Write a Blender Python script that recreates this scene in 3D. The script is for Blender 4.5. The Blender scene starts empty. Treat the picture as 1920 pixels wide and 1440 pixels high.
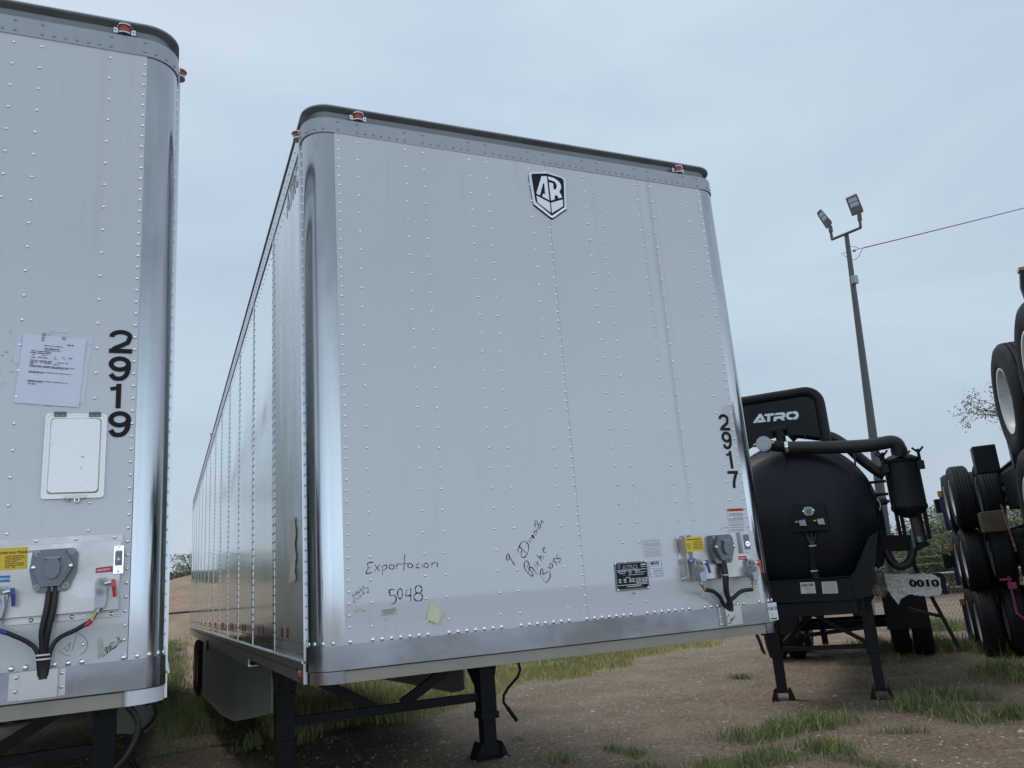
import bpy, math, random
import numpy as np
from mathutils import Vector, Matrix, noise
random.seed(7); rng = np.random.default_rng(7)
S = bpy.context.scene
COL = S.collection
PI = math.pi
def R_(d): return math.radians(d)

# ---------------------------------------------------------------- camera
CAM = np.array([-0.60604, -3.67083, 1.46846]); FPX = 1492.722
yaw, pitch, roll = 0.4215118, 0.2525971, -0.0787726
_cy, _sy, _cp, _sp, _cr, _sr = math.cos(yaw), math.sin(yaw), math.cos(pitch), math.sin(pitch), math.cos(roll), math.sin(roll)
_right = np.array([_cy, -_sy, 0.]); _fwd = np.array([_sy*_cp, _cy*_cp, _sp]); _up = np.cross(_right, _fwd)
_r = _cr*_right+_sr*_up; _u = -_sr*_right+_cr*_up
cam = bpy.data.cameras.new('camera'); camo = bpy.data.objects.new('camera', cam); COL.objects.link(camo)
cam.sensor_width = 36; cam.sensor_fit = 'HORIZONTAL'; cam.lens = FPX*36/1920; cam.clip_start = .05; cam.clip_end = 2000
Mx = Matrix((( _r[0], _u[0], -_fwd[0], CAM[0]), (_r[1], _u[1], -_fwd[1], CAM[1]), (_r[2], _u[2], -_fwd[2], CAM[2]), (0, 0, 0, 1)))
camo.matrix_world = Mx
S.camera = camo
# ---------------------------------------------------------------- world, sun, exposure
SUN_EL, SUN_AZ = R_(62), R_(-28)        # azimuth from +Y towards +X
w = bpy.data.worlds.new('World'); S.world = w; w.use_nodes = True
nt = w.node_tree; nt.nodes.clear()
def N(t, k, **kw):
    n = t.nodes.new(k)
    for a, b in kw.items(): setattr(n, a, b)
    return n
out = N(nt, 'ShaderNodeOutputWorld'); sky = N(nt, 'ShaderNodeTexSky', sky_type='NISHITA')
sky.sun_disc = False; sky.sun_elevation = SUN_EL; sky.sun_rotation = SUN_AZ; sky.dust_density = 3; sky.air_density = 1.2
bg1 = N(nt, 'ShaderNodeBackground'); bg1.inputs[1].default_value = .1
nt.links.new(sky.outputs[0], bg1.inputs[0])
tc = N(nt, 'ShaderNodeTexCoord'); mp = N(nt, 'ShaderNodeMapping'); mp.inputs['Scale'].default_value = (1, 1, 2.6); mp.inputs['Location'].default_value = (2.3, .7, .4)
nt.links.new(tc.outputs['Generated'], mp.inputs[0])
nz = N(nt, 'ShaderNodeTexNoise'); nz.inputs['Scale'].default_value = 2.0; nz.inputs['Detail'].default_value = 5; nz.inputs['Roughness'].default_value = .5; nz.inputs['Distortion'].default_value = .4
nt.links.new(mp.outputs[0], nz.inputs[0])
cr = N(nt, 'ShaderNodeValToRGB'); cr.color_ramp.elements[0].position = .36; cr.color_ramp.elements[1].position = .66
cr.color_ramp.elements[0].color = (.50, .61, .745, 1); cr.color_ramp.elements[1].color = (.605, .725, .835, 1)
nt.links.new(nz.outputs['Fac'], cr.inputs[0])
# overcast brightness by height: a little darker low down, brighter overhead
sep = N(nt, 'ShaderNodeSeparateXYZ'); nt.links.new(tc.outputs['Generated'], sep.inputs[0])
mr = N(nt, 'ShaderNodeMapRange'); mr.inputs['From Min'].default_value = 0; mr.inputs['From Max'].default_value = .9; mr.inputs['To Min'].default_value = .93; mr.inputs['To Max'].default_value = 1.12
nt.links.new(sep.outputs['Z'], mr.inputs[0])
vm = N(nt, 'ShaderNodeVectorMath', operation='SCALE'); nt.links.new(cr.outputs[0], vm.inputs[0]); nt.links.new(mr.outputs[0], vm.inputs['Scale'])
bg2 = N(nt, 'ShaderNodeBackground'); bg2.inputs[1].default_value = 1.0
# the cloud deck is thinner, so brighter, low in the southern half of the sky (behind the camera)
cb = N(nt, 'ShaderNodeMapRange'); cb.inputs['From Min'].default_value = .15; cb.inputs['From Max'].default_value = -.85; cb.inputs['To Min'].default_value = 0; cb.inputs['To Max'].default_value = 1; nt.links.new(sep.outputs['Y'], cb.inputs[0])
ce = N(nt, 'ShaderNodeMapRange'); ce.inputs['From Min'].default_value = .40; ce.inputs['From Max'].default_value = .02; ce.inputs['To Min'].default_value = -.12; ce.inputs['To Max'].default_value = 2.6; nt.links.new(sep.outputs['Z'], ce.inputs[0])
cm = N(nt, 'ShaderNodeMath', operation='MULTIPLY_ADD'); nt.links.new(cb.outputs[0], cm.inputs[0]); nt.links.new(ce.outputs[0], cm.inputs[1]); cm.inputs[2].default_value = 1
vm2 = N(nt, 'ShaderNodeVectorMath', operation='SCALE'); nt.links.new(vm.outputs[0], vm2.inputs[0]); nt.links.new(cm.outputs[0], vm2.inputs['Scale'])
nt.links.new(vm2.outputs[0], bg2.inputs[0])
mix = N(nt, 'ShaderNodeMixShader'); mix.inputs[0].default_value = .88
nt.links.new(bg1.outputs[0], mix.inputs[1]); nt.links.new(bg2.outputs[0], mix.inputs[2]); nt.links.new(mix.outputs[0], out.inputs[0])
sd = bpy.data.lights.new('sun', 'SUN'); sd.energy = 1.0; sd.angle = R_(25); sd.color = (1, .93, .84)
so = bpy.data.objects.new('sun', sd); COL.objects.link(so)
sdir = Vector((math.sin(SUN_AZ)*math.cos(SUN_EL), math.cos(SUN_AZ)*math.cos(SUN_EL), math.sin(SUN_EL)))
so.rotation_euler = sdir.to_track_quat('Z', 'Y').to_euler()
S.view_settings.view_transform = 'Standard'; S.view_settings.look = 'None'; S.view_settings.gamma = 1; S.view_settings.exposure = 0
S.cycles.glossy_bounces = 8; S.cycles.max_bounces = 10; S.cycles.diffuse_bounces = 3

# ---------------------------------------------------------------- measuring helpers (pixels of the 1920x1440 photo onto real planes)
def ray(x, y): return _fwd+_r*(x-960)/FPX-_u*(y-720)/FPX
def at(x, y, D):
    d = ray(x, y); return CAM+d*D/math.hypot(d[0], d[1])
def G(x, y, z=0):
    d = ray(x, y); return CAM+d*(z-CAM[2])/d[2]
def face(Y, ox=0, oz=0, s=1, px=0, py=0):
    """zoomed photo coords -> local (x,z) on the front plane of a trailer"""
    def f(x, y):
        d = ray(x/s+px, y/s+py); p = CAM+d*(Y-CAM[1])/d[1]; return (p[0]-ox, p[2]-oz)
    return f
class Frame:
    def __init__(s, ox, oy, deg):
        a = R_(deg); s.o = np.array([ox, oy]); s.d = np.array([math.sin(a), math.cos(a)]); s.l = np.array([math.cos(a), -math.sin(a)]); s.rz = -a
    def at(s, x, y, Y=None, X=None, z=None):
        q = ray(x, y); c = CAM[:2]-s.o; cx, cy, qx, qy = c@s.l, c@s.d, q[:2]@s.l, q[:2]@s.d
        t = (Y-cy)/qy if Y is not None else (X-cx)/qx if X is not None else (z-CAM[2])/q[2]
        return (cx+qx*t, cy+qy*t, CAM[2]+q[2]*t)

# ---------------------------------------------------------------- materials
def mat(name, col, rough=.5, metal=0, var=.12, scale=4, bump=0, bscale=40, dirt=None, stretch=(1, 1, 1), rvar=.1, spec=.5, coat=0, tint=None, trans=0):
    m = bpy.data.materials.new(name); m.use_nodes = True; t = m.node_tree; b = t.nodes['Principled BSDF']
    b.inputs['Metallic'].default_value = metal; b.inputs['Specular IOR Level'].default_value = spec; b.inputs['Coat Weight'].default_value = coat
    tc = N(t, 'ShaderNodeTexCoord'); mp = N(t, 'ShaderNodeMapping'); mp.inputs['Scale'].default_value = stretch
    t.links.new(tc.outputs['Object'], mp.inputs[0])
    n = N(t, 'ShaderNodeTexNoise'); n.inputs['Scale'].default_value = scale; n.inputs['Detail'].default_value = 6; n.inputs['Roughness'].default_value = .6
    t.links.new(mp.outputs[0], n.inputs[0])
    r = N(t, 'ShaderNodeMapRange'); r.inputs['From Min'].default_value = .3; r.inputs['From Max'].default_value = .7; r.inputs['To Min'].default_value = 1-var; r.inputs['To Max'].default_value = 1+var
    t.links.new(n.outputs['Fac'], r.inputs[0])
    v = N(t, 'ShaderNodeVectorMath', operation='SCALE'); v.inputs[0].default_value = col[:3]; t.links.new(r.outputs[0], v.inputs['Scale'])
    last = v.outputs[0]
    if tint:       # per-blade / per-stone variation stored in the mesh
        at_ = N(t, 'ShaderNodeAttribute'); at_.attribute_name = 'tint'
        mx = N(t, 'ShaderNodeMix', data_type='RGBA'); mx.inputs['B'].default_value = (*tint, 1); t.links.new(at_.outputs['Fac'], mx.inputs['Factor']); t.links.new(last, mx.inputs['A']); last = mx.outputs['Result']
    if dirt:       # (colour, scale, threshold, softness, stretch, amount)
        dc, ds, th, sf, dst, amt = dirt
        mp2 = N(t, 'ShaderNodeMapping'); mp2.inputs['Scale'].default_value = dst; t.links.new(tc.outputs['Object'], mp2.inputs[0])
        n2 = N(t, 'ShaderNodeTexNoise'); n2.inputs['Scale'].default_value = ds; n2.inputs['Detail'].default_value = 8; n2.inputs['Roughness'].default_value = .7; t.links.new(mp2.outputs[0], n2.inputs[0])
        r2 = N(t, 'ShaderNodeMapRange'); r2.inputs['From Min'].default_value = th; r2.inputs['From Max'].default_value = th+sf; r2.inputs['To Max'].default_value = amt; t.links.new(n2.outputs['Fac'], r2.inputs[0])
        mx = N(t, 'ShaderNodeMix', data_type='RGBA'); mx.inputs['B'].default_value = (*dc, 1); t.links.new(r2.outputs[0], mx.inputs['Factor']); t.links.new(last, mx.inputs['A']); last = mx.outputs['Result']
    t.links.new(last, b.inputs['Base Color'])
    rr = N(t, 'ShaderNodeMapRange'); rr.inputs['From Min'].default_value = .3; rr.inputs['From Max'].default_value = .7
    rr.inputs['To Min'].default_value = max(.02, rough*(1-rvar*2)); rr.inputs['To Max'].default_value = min(1, rough*(1+rvar*2)); t.links.new(n.outputs['Fac'], rr.inputs[0]); t.links.new(rr.outputs[0], b.inputs['Roughness'])
    if bump:
        n3 = N(t, 'ShaderNodeTexNoise'); n3.inputs['Scale'].default_value = bscale; n3.inputs['Detail'].default_value = 4; t.links.new(mp.outputs[0], n3.inputs[0])
        bp = N(t, 'ShaderNodeBump'); bp.inputs['Strength'].default_value = min(1, bump*10 if bump < .1 else 1); bp.inputs['Distance'].default_value = bump; t.links.new(n3.outputs['Fac'], bp.inputs['Height']); t.links.new(bp.outputs[0], b.inputs['Normal'])
    if trans:
        b.inputs['Transmission Weight'].default_value = trans
    return m
M = {}
def white_panel(name, streaks):
    m = mat(name, (.50, .515, .535), .36, 0, .025, 1.2, .0014, 1.6, rvar=.12, spec=1.0, coat=.9, dirt=((.30, .31, .32), 3, .56, .14, (11, 1, .4), .20))
    t = m.node_tree; b = t.nodes['Principled BSDF']; tc = N(t, 'ShaderNodeTexCoord'); sp = N(t, 'ShaderNodeSeparateXYZ'); t.links.new(tc.outputs['Object'], sp.inputs[0])
    mp = N(t, 'ShaderNodeMapping'); mp.inputs['Scale'].default_value = (9, 1, .9); t.links.new(tc.outputs['Object'], mp.inputs[0])
    nn = N(t, 'ShaderNodeTexNoise'); nn.inputs['Scale'].default_value = 3; nn.inputs['Detail'].default_value = 6; t.links.new(mp.outputs[0], nn.inputs[0])
    tot = None
    for (x0, wd, z0, z1, amt) in streaks:
        a = N(t, 'ShaderNodeMath', operation='SUBTRACT'); t.links.new(sp.outputs['X'], a.inputs[0]); a.inputs[1].default_value = x0
        a2 = N(t, 'ShaderNodeMath', operation='ABSOLUTE'); t.links.new(a.outputs[0], a2.inputs[0])
        g = N(t, 'ShaderNodeMapRange'); g.inputs['From Min'].default_value = 0; g.inputs['From Max'].default_value = wd; g.inputs['To Min'].default_value = amt; g.inputs['To Max'].default_value = 0; t.links.new(a2.outputs[0], g.inputs[0])
        h = N(t, 'ShaderNodeMapRange'); h.inputs['From Min'].default_value = z0; h.inputs['From Max'].default_value = z0+.5; t.links.new(sp.outputs['Z'], h.inputs[0])
        k = N(t, 'ShaderNodeMath', operation='MULTIPLY'); t.links.new(g.outputs[0], k.inputs[0]); t.links.new(h.outputs[0], k.inputs[1])
        q = N(t, 'ShaderNodeMath', operation='MULTIPLY'); t.links.new(k.outputs[0], q.inputs[0]); t.links.new(nn.outputs['Fac'], q.inputs[1])
        if tot is None: tot = q
        else:
            s_ = N(t, 'ShaderNodeMath', operation='ADD'); t.links.new(tot.outputs[0], s_.inputs[0]); t.links.new(q.outputs[0], s_.inputs[1]); tot = s_
    old = b.inputs['Base Color'].links[0].from_socket
    mx = N(t, 'ShaderNodeMix', data_type='RGBA'); mx.inputs['B'].default_value = (.25, .25, .25, 1); t.links.new(tot.outputs[0], mx.inputs['Factor']); t.links.new(old, mx.inputs['A']); t.links.new(mx.outputs['Result'], b.inputs['Base Color'])
    return m
M['white_a'] = white_panel('white_painted_sheet', [(2.05, .022, 1.6, 3.8, .75), (1.975, .012, 2.5, 3.8, .4), (2.09, .010, 2.2, 3.8, .3), (.62, .02, 2.9, 3.8, .12), (.42, .004, 3.0, 3.8, .4), (1.66, .02, 2.8, 3.8, .12)])
M['white_b'] = white_panel('white_painted_sheet_plain', [(2.3, .03, 2.6, 3.8, .2)])
M['polished'] = mat('polished_stainless', (.43, .445, .46), .15, 1, .12, 2.5, .0022, 3.5, stretch=(1.5, 1.5, .5), rvar=.3, dirt=((.28, .28, .29), 9, .60, .12, (1, 1, .25), .55))
M['railmetal'] = mat('polished_bottom_rail', (.25, .265, .29), .17, 1, .18, 1.3, .0015, 2.2, stretch=(1, 1, 2), rvar=.35, dirt=((.12, .13, .15), 3, .52, .2, (1, 1, 1), .5))
M['alu'] = mat('mill_aluminium', (.36, .375, .39), .45, .7, .06, 3, rvar=.15, dirt=((.15, .15, .16), 12, .62, .1, (3, 1, .5), .5))
M['darkrail'] = mat('weathered_roof_rail', (.20, .21, .22), .5, .5, .2, 6, dirt=((.3, .33, .3), 8, .6, .1, (1, 1, 1), .5))
M['rivet'] = mat('rivet_head', (.93, .93, .93), .2, .9, .05)
M['copper'] = mat('dull_copper_bolt', (.30, .22, .18), .5, .5, .15, 30)
M['mirror'] = mat('mirror_side_sheet', (.88, .90, .89), .11, 1, .05, 1.5, .0022, 1.5, stretch=(1, 1, .5), rvar=.3, dirt=((.4, .42, .42), 3, .55, .3, (1, 1, .1), .25))
M['dullside'] = mat('brushed_side_sheet', (.80, .83, .83), .30, .75, .05, 2, .0008, 2, stretch=(1, 1, .3), rvar=.15)
M['ribmetal'] = mat('side_rib_strip', (.50, .53, .54), .25, .95, .06, 2)
M['siderail'] = mat('side_rail_aluminium', (.60, .63, .65), .33, .9, .08, 2)
M['sill'] = mat('primed_sill', (.30, .27, .23), .5, .1, .1, 5, dirt=((.12, .11, .1), 6, .6, .1, (1, 1, 1), .5))
M['whiteflap'] = mat('white_painted_steel', (.66, .68, .71), .4, 0, .06, 6)
M['black'] = mat('black_painted_steel', (.0075, .0085, .011), .45, 0, .25, 5, .0006, 30, spec=.25, dirt=((.04, .036, .03), 7, .62, .15, (1, 1, 1), .5))
M['blacktank'] = mat('satin_black_tank_paint', (.0085, .012, .018), .42, 0, .2, 1.5, .0012, 2, spec=.3, dirt=((.02, .024, .03), 5, .6, .2, (1, 1, .4), .4))
M['rubber'] = mat('tyre_rubber', (.016, .017, .019), .7, 0, .25, 9, .001, 60, spec=.3, dirt=((.045, .04, .038), 8, .52, .2, (1, 1, 1), .5))
M['hose'] = mat('black_rubber_hose', (.016, .016, .017), .5, 0, .2, 20)
M['rimwhite'] = mat('white_wheel_disc', (.62, .65, .66), .35, 0, .06, 6, dirt=((.25, .24, .22), 7, .58, .15, (1, 1, 1), .5))
M['amber'] = mat('amber_lens', (.30, .042, .012), .15, 0, .1, 10, coat=.6)
M['redlens'] = mat('red_lens', (.55, .02, .015), .2, 0, .05, coat=.5)
M['redtape'] = mat('red_reflective_tape', (.42, .03, .04), .35, 0, .1)
M['whitetape'] = mat('silver_reflective_tape', (.6, .62, .63), .3, .3, .1)
M['chrome'] = mat('chrome', (.85, .86, .88), .12, 1, .03)
M['cast'] = mat('cast_zinc', (.33, .36, .38), .38, .8, .15, 25, .0006, 60, rvar=.2)
M['castdark'] = mat('grey_cast_socket', (.16, .18, .20), .42, .5, .12, 25, .0004, 80)
M['steelbox'] = mat('brushed_stainless_plate', (.48, .47, .46), .36, .9, .07, 6, .0004, 30, rvar=.2, dirt=((.2, .19, .18), 10, .62, .1, (1, 1, 1), .45))
M['hatch'] = mat('pitted_aluminium_door', (.66, .66, .63), .33, .65, .10, 9, .001, 22, dirt=((.16, .14, .12), 40, .635, .04, (1, 1, 1), .85))
M['brass'] = mat('brass_fitting', (.55, .38, .12), .3, 1, .1)
M['ink'] = mat('black_marker_ink', (.006, .005, .012), .6, 0, .3, 30, spec=.15)
M['vinyl'] = mat('black_vinyl', (.009, .010, .013), .5, 0, .1, spec=.2)
M['yelreflector'] = mat('amber_yellow_reflector', (.62, .26, .02), .3, 0, .1)
M['paper'] = mat('white_paper', (.66, .69, .80), .6, 0, .04, 12, .0008, 9)
M['label'] = mat('white_sticker', (.68, .70, .72), .45, 0, .05, 20)
M['print'] = mat('grey_print', (.16, .16, .19), .6)
M['yellow'] = mat('yellow_sticker', (.72, .50, .02), .45, 0, .05, 20)
M['blue'] = mat('blue_sticker', (.02, .17, .42), .45)
M['navy'] = mat('navy_print', (.02, .05, .20), .45)
M['red'] = mat('red_sticker', (.50, .02, .05), .45)
M['orange'] = mat('orange_print', (.75, .12, .03), .45)
M['textwhite'] = mat('white_lettering', (.8, .82, .84), .45)
M['bluep'] = mat('blue_plastic_handle', (.03, .06, .30), .4)
M['redp'] = mat('red_plastic_handle', (.60, .02, .03), .35, coat=.3)
M['note'] = mat('pale_yellow_note', (.62, .63, .42), .7, 0, .06, 20)
M['tape'] = mat('masking_tape', (.42, .44, .40), .7, 0, .15, 40)
M['clear'] = mat('glossy_clear_tape', (.55, .60, .66), .15, 0, .05, 9, spec=.8)
M['skirt'] = mat('grey_white_skirt_panel', (.42, .45, .42), .45, 0, .05, 3, rvar=.1, dirt=((.15, .14, .12), 14, .64, .08, (1, 1, 1), .5))
M['film'] = mat('cream_masking_film', (.88, .87, .80), .5, 0, .05, 8)
M['wrap'] = mat('crumpled_plastic_wrap', (.90, .90, .88), .35, 0, .12, 12, .012, 14, stretch=(1, 1, 2.5), spec=.7)
M['clearwrap'] = mat('loose_plastic_wrap', (.20, .19, .17), .25, 0, .4, 10, .02, 12, spec=.7)
M['bluesteel'] = mat('blue_painted_steel', (.012, .025, .13), .4, 0, .1)
M['wood'] = mat('wooden_block', (.10, .075, .055), .75, 0, .3, 8)
M['galv'] = mat('galvanised_steel', (.30, .31, .32), .45, .7, .12, 8)
M['pole'] = mat('dark_grey_pole_paint', (.085, .085, .085), .55, .2, .15, 3)
M['led'] = mat('led_panel_cover', (.32, .33, .37), .3, 0, .1)
M['pink'] = mat('pink_strap', (.28, .035, .10), .6)
M['bark'] = mat('tree_bark', (.11, .09, .07), .9, 0, .3, 12, .01, 20)
M['leaf'] = mat('mesquite_leaves', (.115, .145, .075), .7, 0, .2, .8, tint=(.20, .21, .115))
M['greengrass'] = mat('green_grass_blades', (.125, .195, .05), .7, 0, .3, .7, tint=(.42, .39, .19))
M['drygrass'] = mat('dry_grass_blades', (.30, .34, .12), .8, 0, .25, .35, tint=(.56, .46, .22))
M['pebble'] = mat('light_stone_chips', (.24, .19, .15), .85, 0, .2, 6, tint=(.62, .56, .50))

def ground_material():
    m = bpy.data.materials.new('dirt_and_gravel'); m.use_nodes = True; t = m.node_tree; b = t.nodes['Principled BSDF']; b.inputs['Roughness'].default_value = .95; b.inputs['Specular IOR Level'].default_value = .15
    tc = N(t, 'ShaderNodeTexCoord')
    def noise_(s, d=8, r=.65, st=None):
        n = N(t, 'ShaderNodeTexNoise'); n.inputs['Scale'].default_value = s; n.inputs['Detail'].default_value = d; n.inputs['Roughness'].default_value = r
        if st:
            q = N(t, 'ShaderNodeMapping'); q.inputs['Scale'].default_value = st; t.links.new(tc.outputs['Object'], q.inputs[0]); t.links.new(q.outputs[0], n.inputs[0])
        else: t.links.new(tc.outputs['Object'], n.inputs[0])
        return n
    def ramp(n, p):
        r = N(t, 'ShaderNodeValToRGB')
        while len(r.color_ramp.elements) < len(p): r.color_ramp.elements.new(.5)
        for e, (x, c) in zip(r.color_ramp.elements, p): e.position = x; e.color = (*c, 1)
        t.links.new(n, r.inputs[0]); return r.outputs[0]
    def mixc(f, a, c):
        x = N(t, 'ShaderNodeMix', data_type='RGBA'); t.links.new(f, x.inputs['Factor']); t.links.new(a, x.inputs['A']); t.links.new(c, x.inputs['B']); return x.outputs['Result']
    base = ramp(noise_(.9).outputs['Fac'], [(.34, (.225, .158, .108)), (.5, (.345, .25, .175)), (.64, (.465, .35, .255))])
    fine = ramp(noise_(26, 6, .75).outputs['Fac'], [(.36, (.08, .058, .042)), (.5, (.26, .20, .15)), (.64, (.56, .48, .39))])
    f1 = N(t, 'ShaderNodeValue'); f1.outputs[0].default_value = .5
    c = mixc(f1.outputs[0], base, fine)
    # scattered pale stone chips
    vo = N(t, 'ShaderNodeTexVoronoi'); vo.inputs['Scale'].default_value = 38; t.links.new(tc.outputs['Object'], vo.inputs[0])
    lt = N(t, 'ShaderNodeMapRange'); lt.inputs['From Min'].default_value = .20; lt.inputs['From Max'].default_value = .10; t.links.new(vo.outputs['Distance'], lt.inputs[0])
    sel = N(t, 'ShaderNodeSeparateColor'); t.links.new(vo.outputs['Color'], sel.inputs[0])
    gt = N(t, 'ShaderNodeMath', operation='GREATER_THAN'); gt.inputs[1].default_value = .72; t.links.new(sel.outputs[0], gt.inputs[0])
    ml = N(t, 'ShaderNodeMath', operation='MULTIPLY'); t.links.new(lt.outputs[0], ml.inputs[0]); t.links.new(gt.outputs[0], ml.inputs[1])
    chip = N(t, 'ShaderNodeRGB'); chip.outputs[0].default_value = (.62, .56, .48, 1)
    c = mixc(ml.outputs[0], c, chip.outputs[0])
    # attributes painted per vertex from the site plan: dry field, green ground, bare sand of the mound; plus 'pale', unseen bright ground added to bounce light
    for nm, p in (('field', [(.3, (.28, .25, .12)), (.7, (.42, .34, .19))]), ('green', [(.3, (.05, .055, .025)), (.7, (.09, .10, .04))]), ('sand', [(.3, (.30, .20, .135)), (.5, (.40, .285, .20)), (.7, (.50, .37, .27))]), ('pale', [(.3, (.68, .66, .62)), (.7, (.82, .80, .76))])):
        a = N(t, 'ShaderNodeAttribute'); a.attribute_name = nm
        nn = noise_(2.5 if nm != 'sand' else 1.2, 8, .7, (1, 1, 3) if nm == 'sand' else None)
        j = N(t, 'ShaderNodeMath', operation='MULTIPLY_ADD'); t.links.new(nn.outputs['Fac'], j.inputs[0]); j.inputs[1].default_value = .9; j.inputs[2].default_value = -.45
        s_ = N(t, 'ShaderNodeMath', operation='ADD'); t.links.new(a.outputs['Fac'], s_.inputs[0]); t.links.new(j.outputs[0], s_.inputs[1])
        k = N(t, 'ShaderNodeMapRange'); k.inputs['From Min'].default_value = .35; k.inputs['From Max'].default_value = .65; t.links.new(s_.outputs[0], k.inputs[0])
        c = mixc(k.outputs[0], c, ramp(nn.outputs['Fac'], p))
    t.links.new(c, b.inputs['Base Color'])
    h1 = noise_(34, 6, .8); h2 = noise_(5, 5, .6)
    ad = N(t, 'ShaderNodeMath', operation='MULTIPLY_ADD'); t.links.new(h2.outputs['Fac'], ad.inputs[0]); ad.inputs[1].default_value = 1.5; t.links.new(h1.outputs['Fac'], ad.inputs[2])
    bp = N(t, 'ShaderNodeBump'); bp.inputs['Strength'].default_value = 1; bp.inputs['Distance'].default_value = .024; t.links.new(ad.outputs[0], bp.inputs['Height']); t.links.new(bp.outputs[0], b.inputs['Normal'])
    return m
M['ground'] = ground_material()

# ---------------------------------------------------------------- mesh builder
class MB:
    def __init__(s): s.v = []; s.f = []; s.m = []; s.s = []; s.mats = []
    def mi(s, m):
        m = M[m] if isinstance(m, str) else m
        if m not in s.mats: s.mats.append(m)
        return s.mats.index(m)
    def add(s, vs, fs, m, smooth=False):
        o = len(s.v); s.v += [tuple(map(float, p)) for p in vs]; k = s.mi(m)
        for f in fs: s.f.append([i+o for i in f]); s.m.append(k); s.s.append(smooth)
        return s
    def box(s, x0, x1, y0, y1, z0, z1, m, T=None):
        vs = [(x, y, z) for z in (z0, z1) for y in (y0, y1) for x in (x0, x1)]
        if T is not None: vs = [tuple(T @ Vector(p)) for p in vs]
        return s.add(vs, [(0, 2, 3, 1), (4, 5, 7, 6), (0, 1, 5, 4), (2, 6, 7, 3), (0, 4, 6, 2), (1, 3, 7, 5)], m)
    def bar(s, a, b, w, h, m, up=(0, 0, 1)):
        a = Vector(a); b = Vector(b); d = (b-a); L = d.length; d.normalize(); u = Vector(up)
        x = d.cross(u)
        if x.length < 1e-4: x = d.cross(Vector((1, 0, 0)))
        x.normalize(); z = x.cross(d)
        vs = [p+x*i*w/2+z*j*h/2 for p in (a, b) for i, j in ((-1, -1), (1, -1), (1, 1), (-1, 1))]
        return s.add(vs, [(0, 3, 2, 1), (4, 5, 6, 7), (0, 1, 5, 4), (1, 2, 6, 5), (2, 3, 7, 6), (3, 0, 4, 7)], m)
    def tube(s, pts, r, m, seg=10, caps=True, smooth=True):
        P = [Vector(p) for p in pts]; n = len(P); rs = r if isinstance(r, (list, tuple)) else [r]*n
        vs = []; prev = None
        for i in range(n):
            d = (P[min(i+1, n-1)]-P[max(i-1, 0)]).normalized()
            if prev is None:
                x = d.cross(Vector((0, 0, 1)))
                if x.length < .1: x = d.cross(Vector((1, 0, 0)))
            else: x = prev-d*prev.dot(d)
            x.normalize(); prev = x; y = d.cross(x)
            vs += [P[i]+(x*math.cos(2*PI*k/seg)+y*math.sin(2*PI*k/seg))*rs[i] for k in range(seg)]
        fs = [(i*seg+k, i*seg+(k+1) % seg, (i+1)*seg+(k+1) % seg, (i+1)*seg+k) for i in range(n-1) for k in range(seg)]
        s.add(vs, fs, m, smooth)
        if caps:
            s.add(vs[:seg], [tuple(range(seg))[::-1]], m); s.add(vs[-seg:], [tuple(range(seg))], m)
        return s
    def cyl(s, a, b, r, m, seg=16, smooth=True): return s.tube([a, b], r, m, seg, True, smooth)
    def lathe(s, prof, m, seg=32, O=(0, 0, 0), axis='z', smooth=True):
        vs = []
        for r, h in prof:
            for k in range(seg):
                a = 2*PI*k/seg; c, q = r*math.cos(a), r*math.sin(a)
                p = (c, q, h) if axis == 'z' else (c, h, q) if axis == 'y' else (h, c, q)
                vs.append((p[0]+O[0], p[1]+O[1], p[2]+O[2]))
        n = len(prof); fs = [(i*seg+k, i*seg+(k+1) % seg, (i+1)*seg+(k+1) % seg, (i+1)*seg+k) for i in range(n-1) for k in range(seg)]
        return s.add(vs, fs, m, smooth)
    def prism(s, poly, y0, y1, m, m2=None):
        """polygon in the x-z plane extruded from y0 (front) to y1"""
        n = len(poly); vs = [(x, y0, z) for x, z in poly]+[(x, y1, z) for x, z in poly]
        s.add(vs, [tuple(range(n))], m); s.add(vs, [tuple(range(n, 2*n))[::-1]], m2 or m)
        return s.add(vs, [(i, i+n, (i+1) % n+n, (i+1) % n) for i in range(n)], m2 or m)
    def rivet(s, x, y, z, r, m='rivet', n=(0, -1, 0), h=.62, seg=8):
        if m == 'rivet': r *= 1.08
        n = Vector(n); a = Vector((0, 0, 1)) if abs(n.z) < .9 else Vector((1, 0, 0)); b = n.cross(a); O = Vector((x, y, z)); vs = []
        for rr, hh in ((1, 0), (.85, .55), (.45, .92)):
            vs += [O+(a*math.cos(2*PI*k/seg)+b*math.sin(2*PI*k/seg))*r*rr+n*r*h*hh for k in range(seg)]
        vs.append(O+n*r*h)
        fs = [(i*seg+k, i*seg+(k+1) % seg, (i+1)*seg+(k+1) % seg, (i+1)*seg+k) for i in range(2) for k in range(seg)]+[(2*seg+k, 2*seg+(k+1) % seg, 3*seg) for k in range(seg)]
        return s.add(vs, [f[::-1] for f in fs], m, True)
    def sweep(s, path, prof, m, smooth=True, closed=False):
        vs = [(x+nx*o, y+ny*o, z) for (x, y, nx, ny) in path for (o, z) in prof]; k = len(prof); n = len(path)
        rng_ = range(k if closed else k-1)
        fs = [(i*k+j, (i+1)*k+j, (i+1)*k+(j+1) % k, i*k+(j+1) % k) for i in range(n-1) for j in rng_]
        # split profile edges so they stay crisp while the bend is smooth
        for j in rng_:
            sub = [(x+nx*o, y+ny*o, z) for (x, y, nx, ny) in path for (o, z) in (prof[j], prof[(j+1) % k])]
            s.add(sub, [(2*i, 2*i+2, 2*i+3, 2*i+1) for i in range(n-1)], m, smooth)
        return s
    def quad(s, c, m):
        return s.add(c, [(0, 1, 2, 3)], m)
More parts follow.
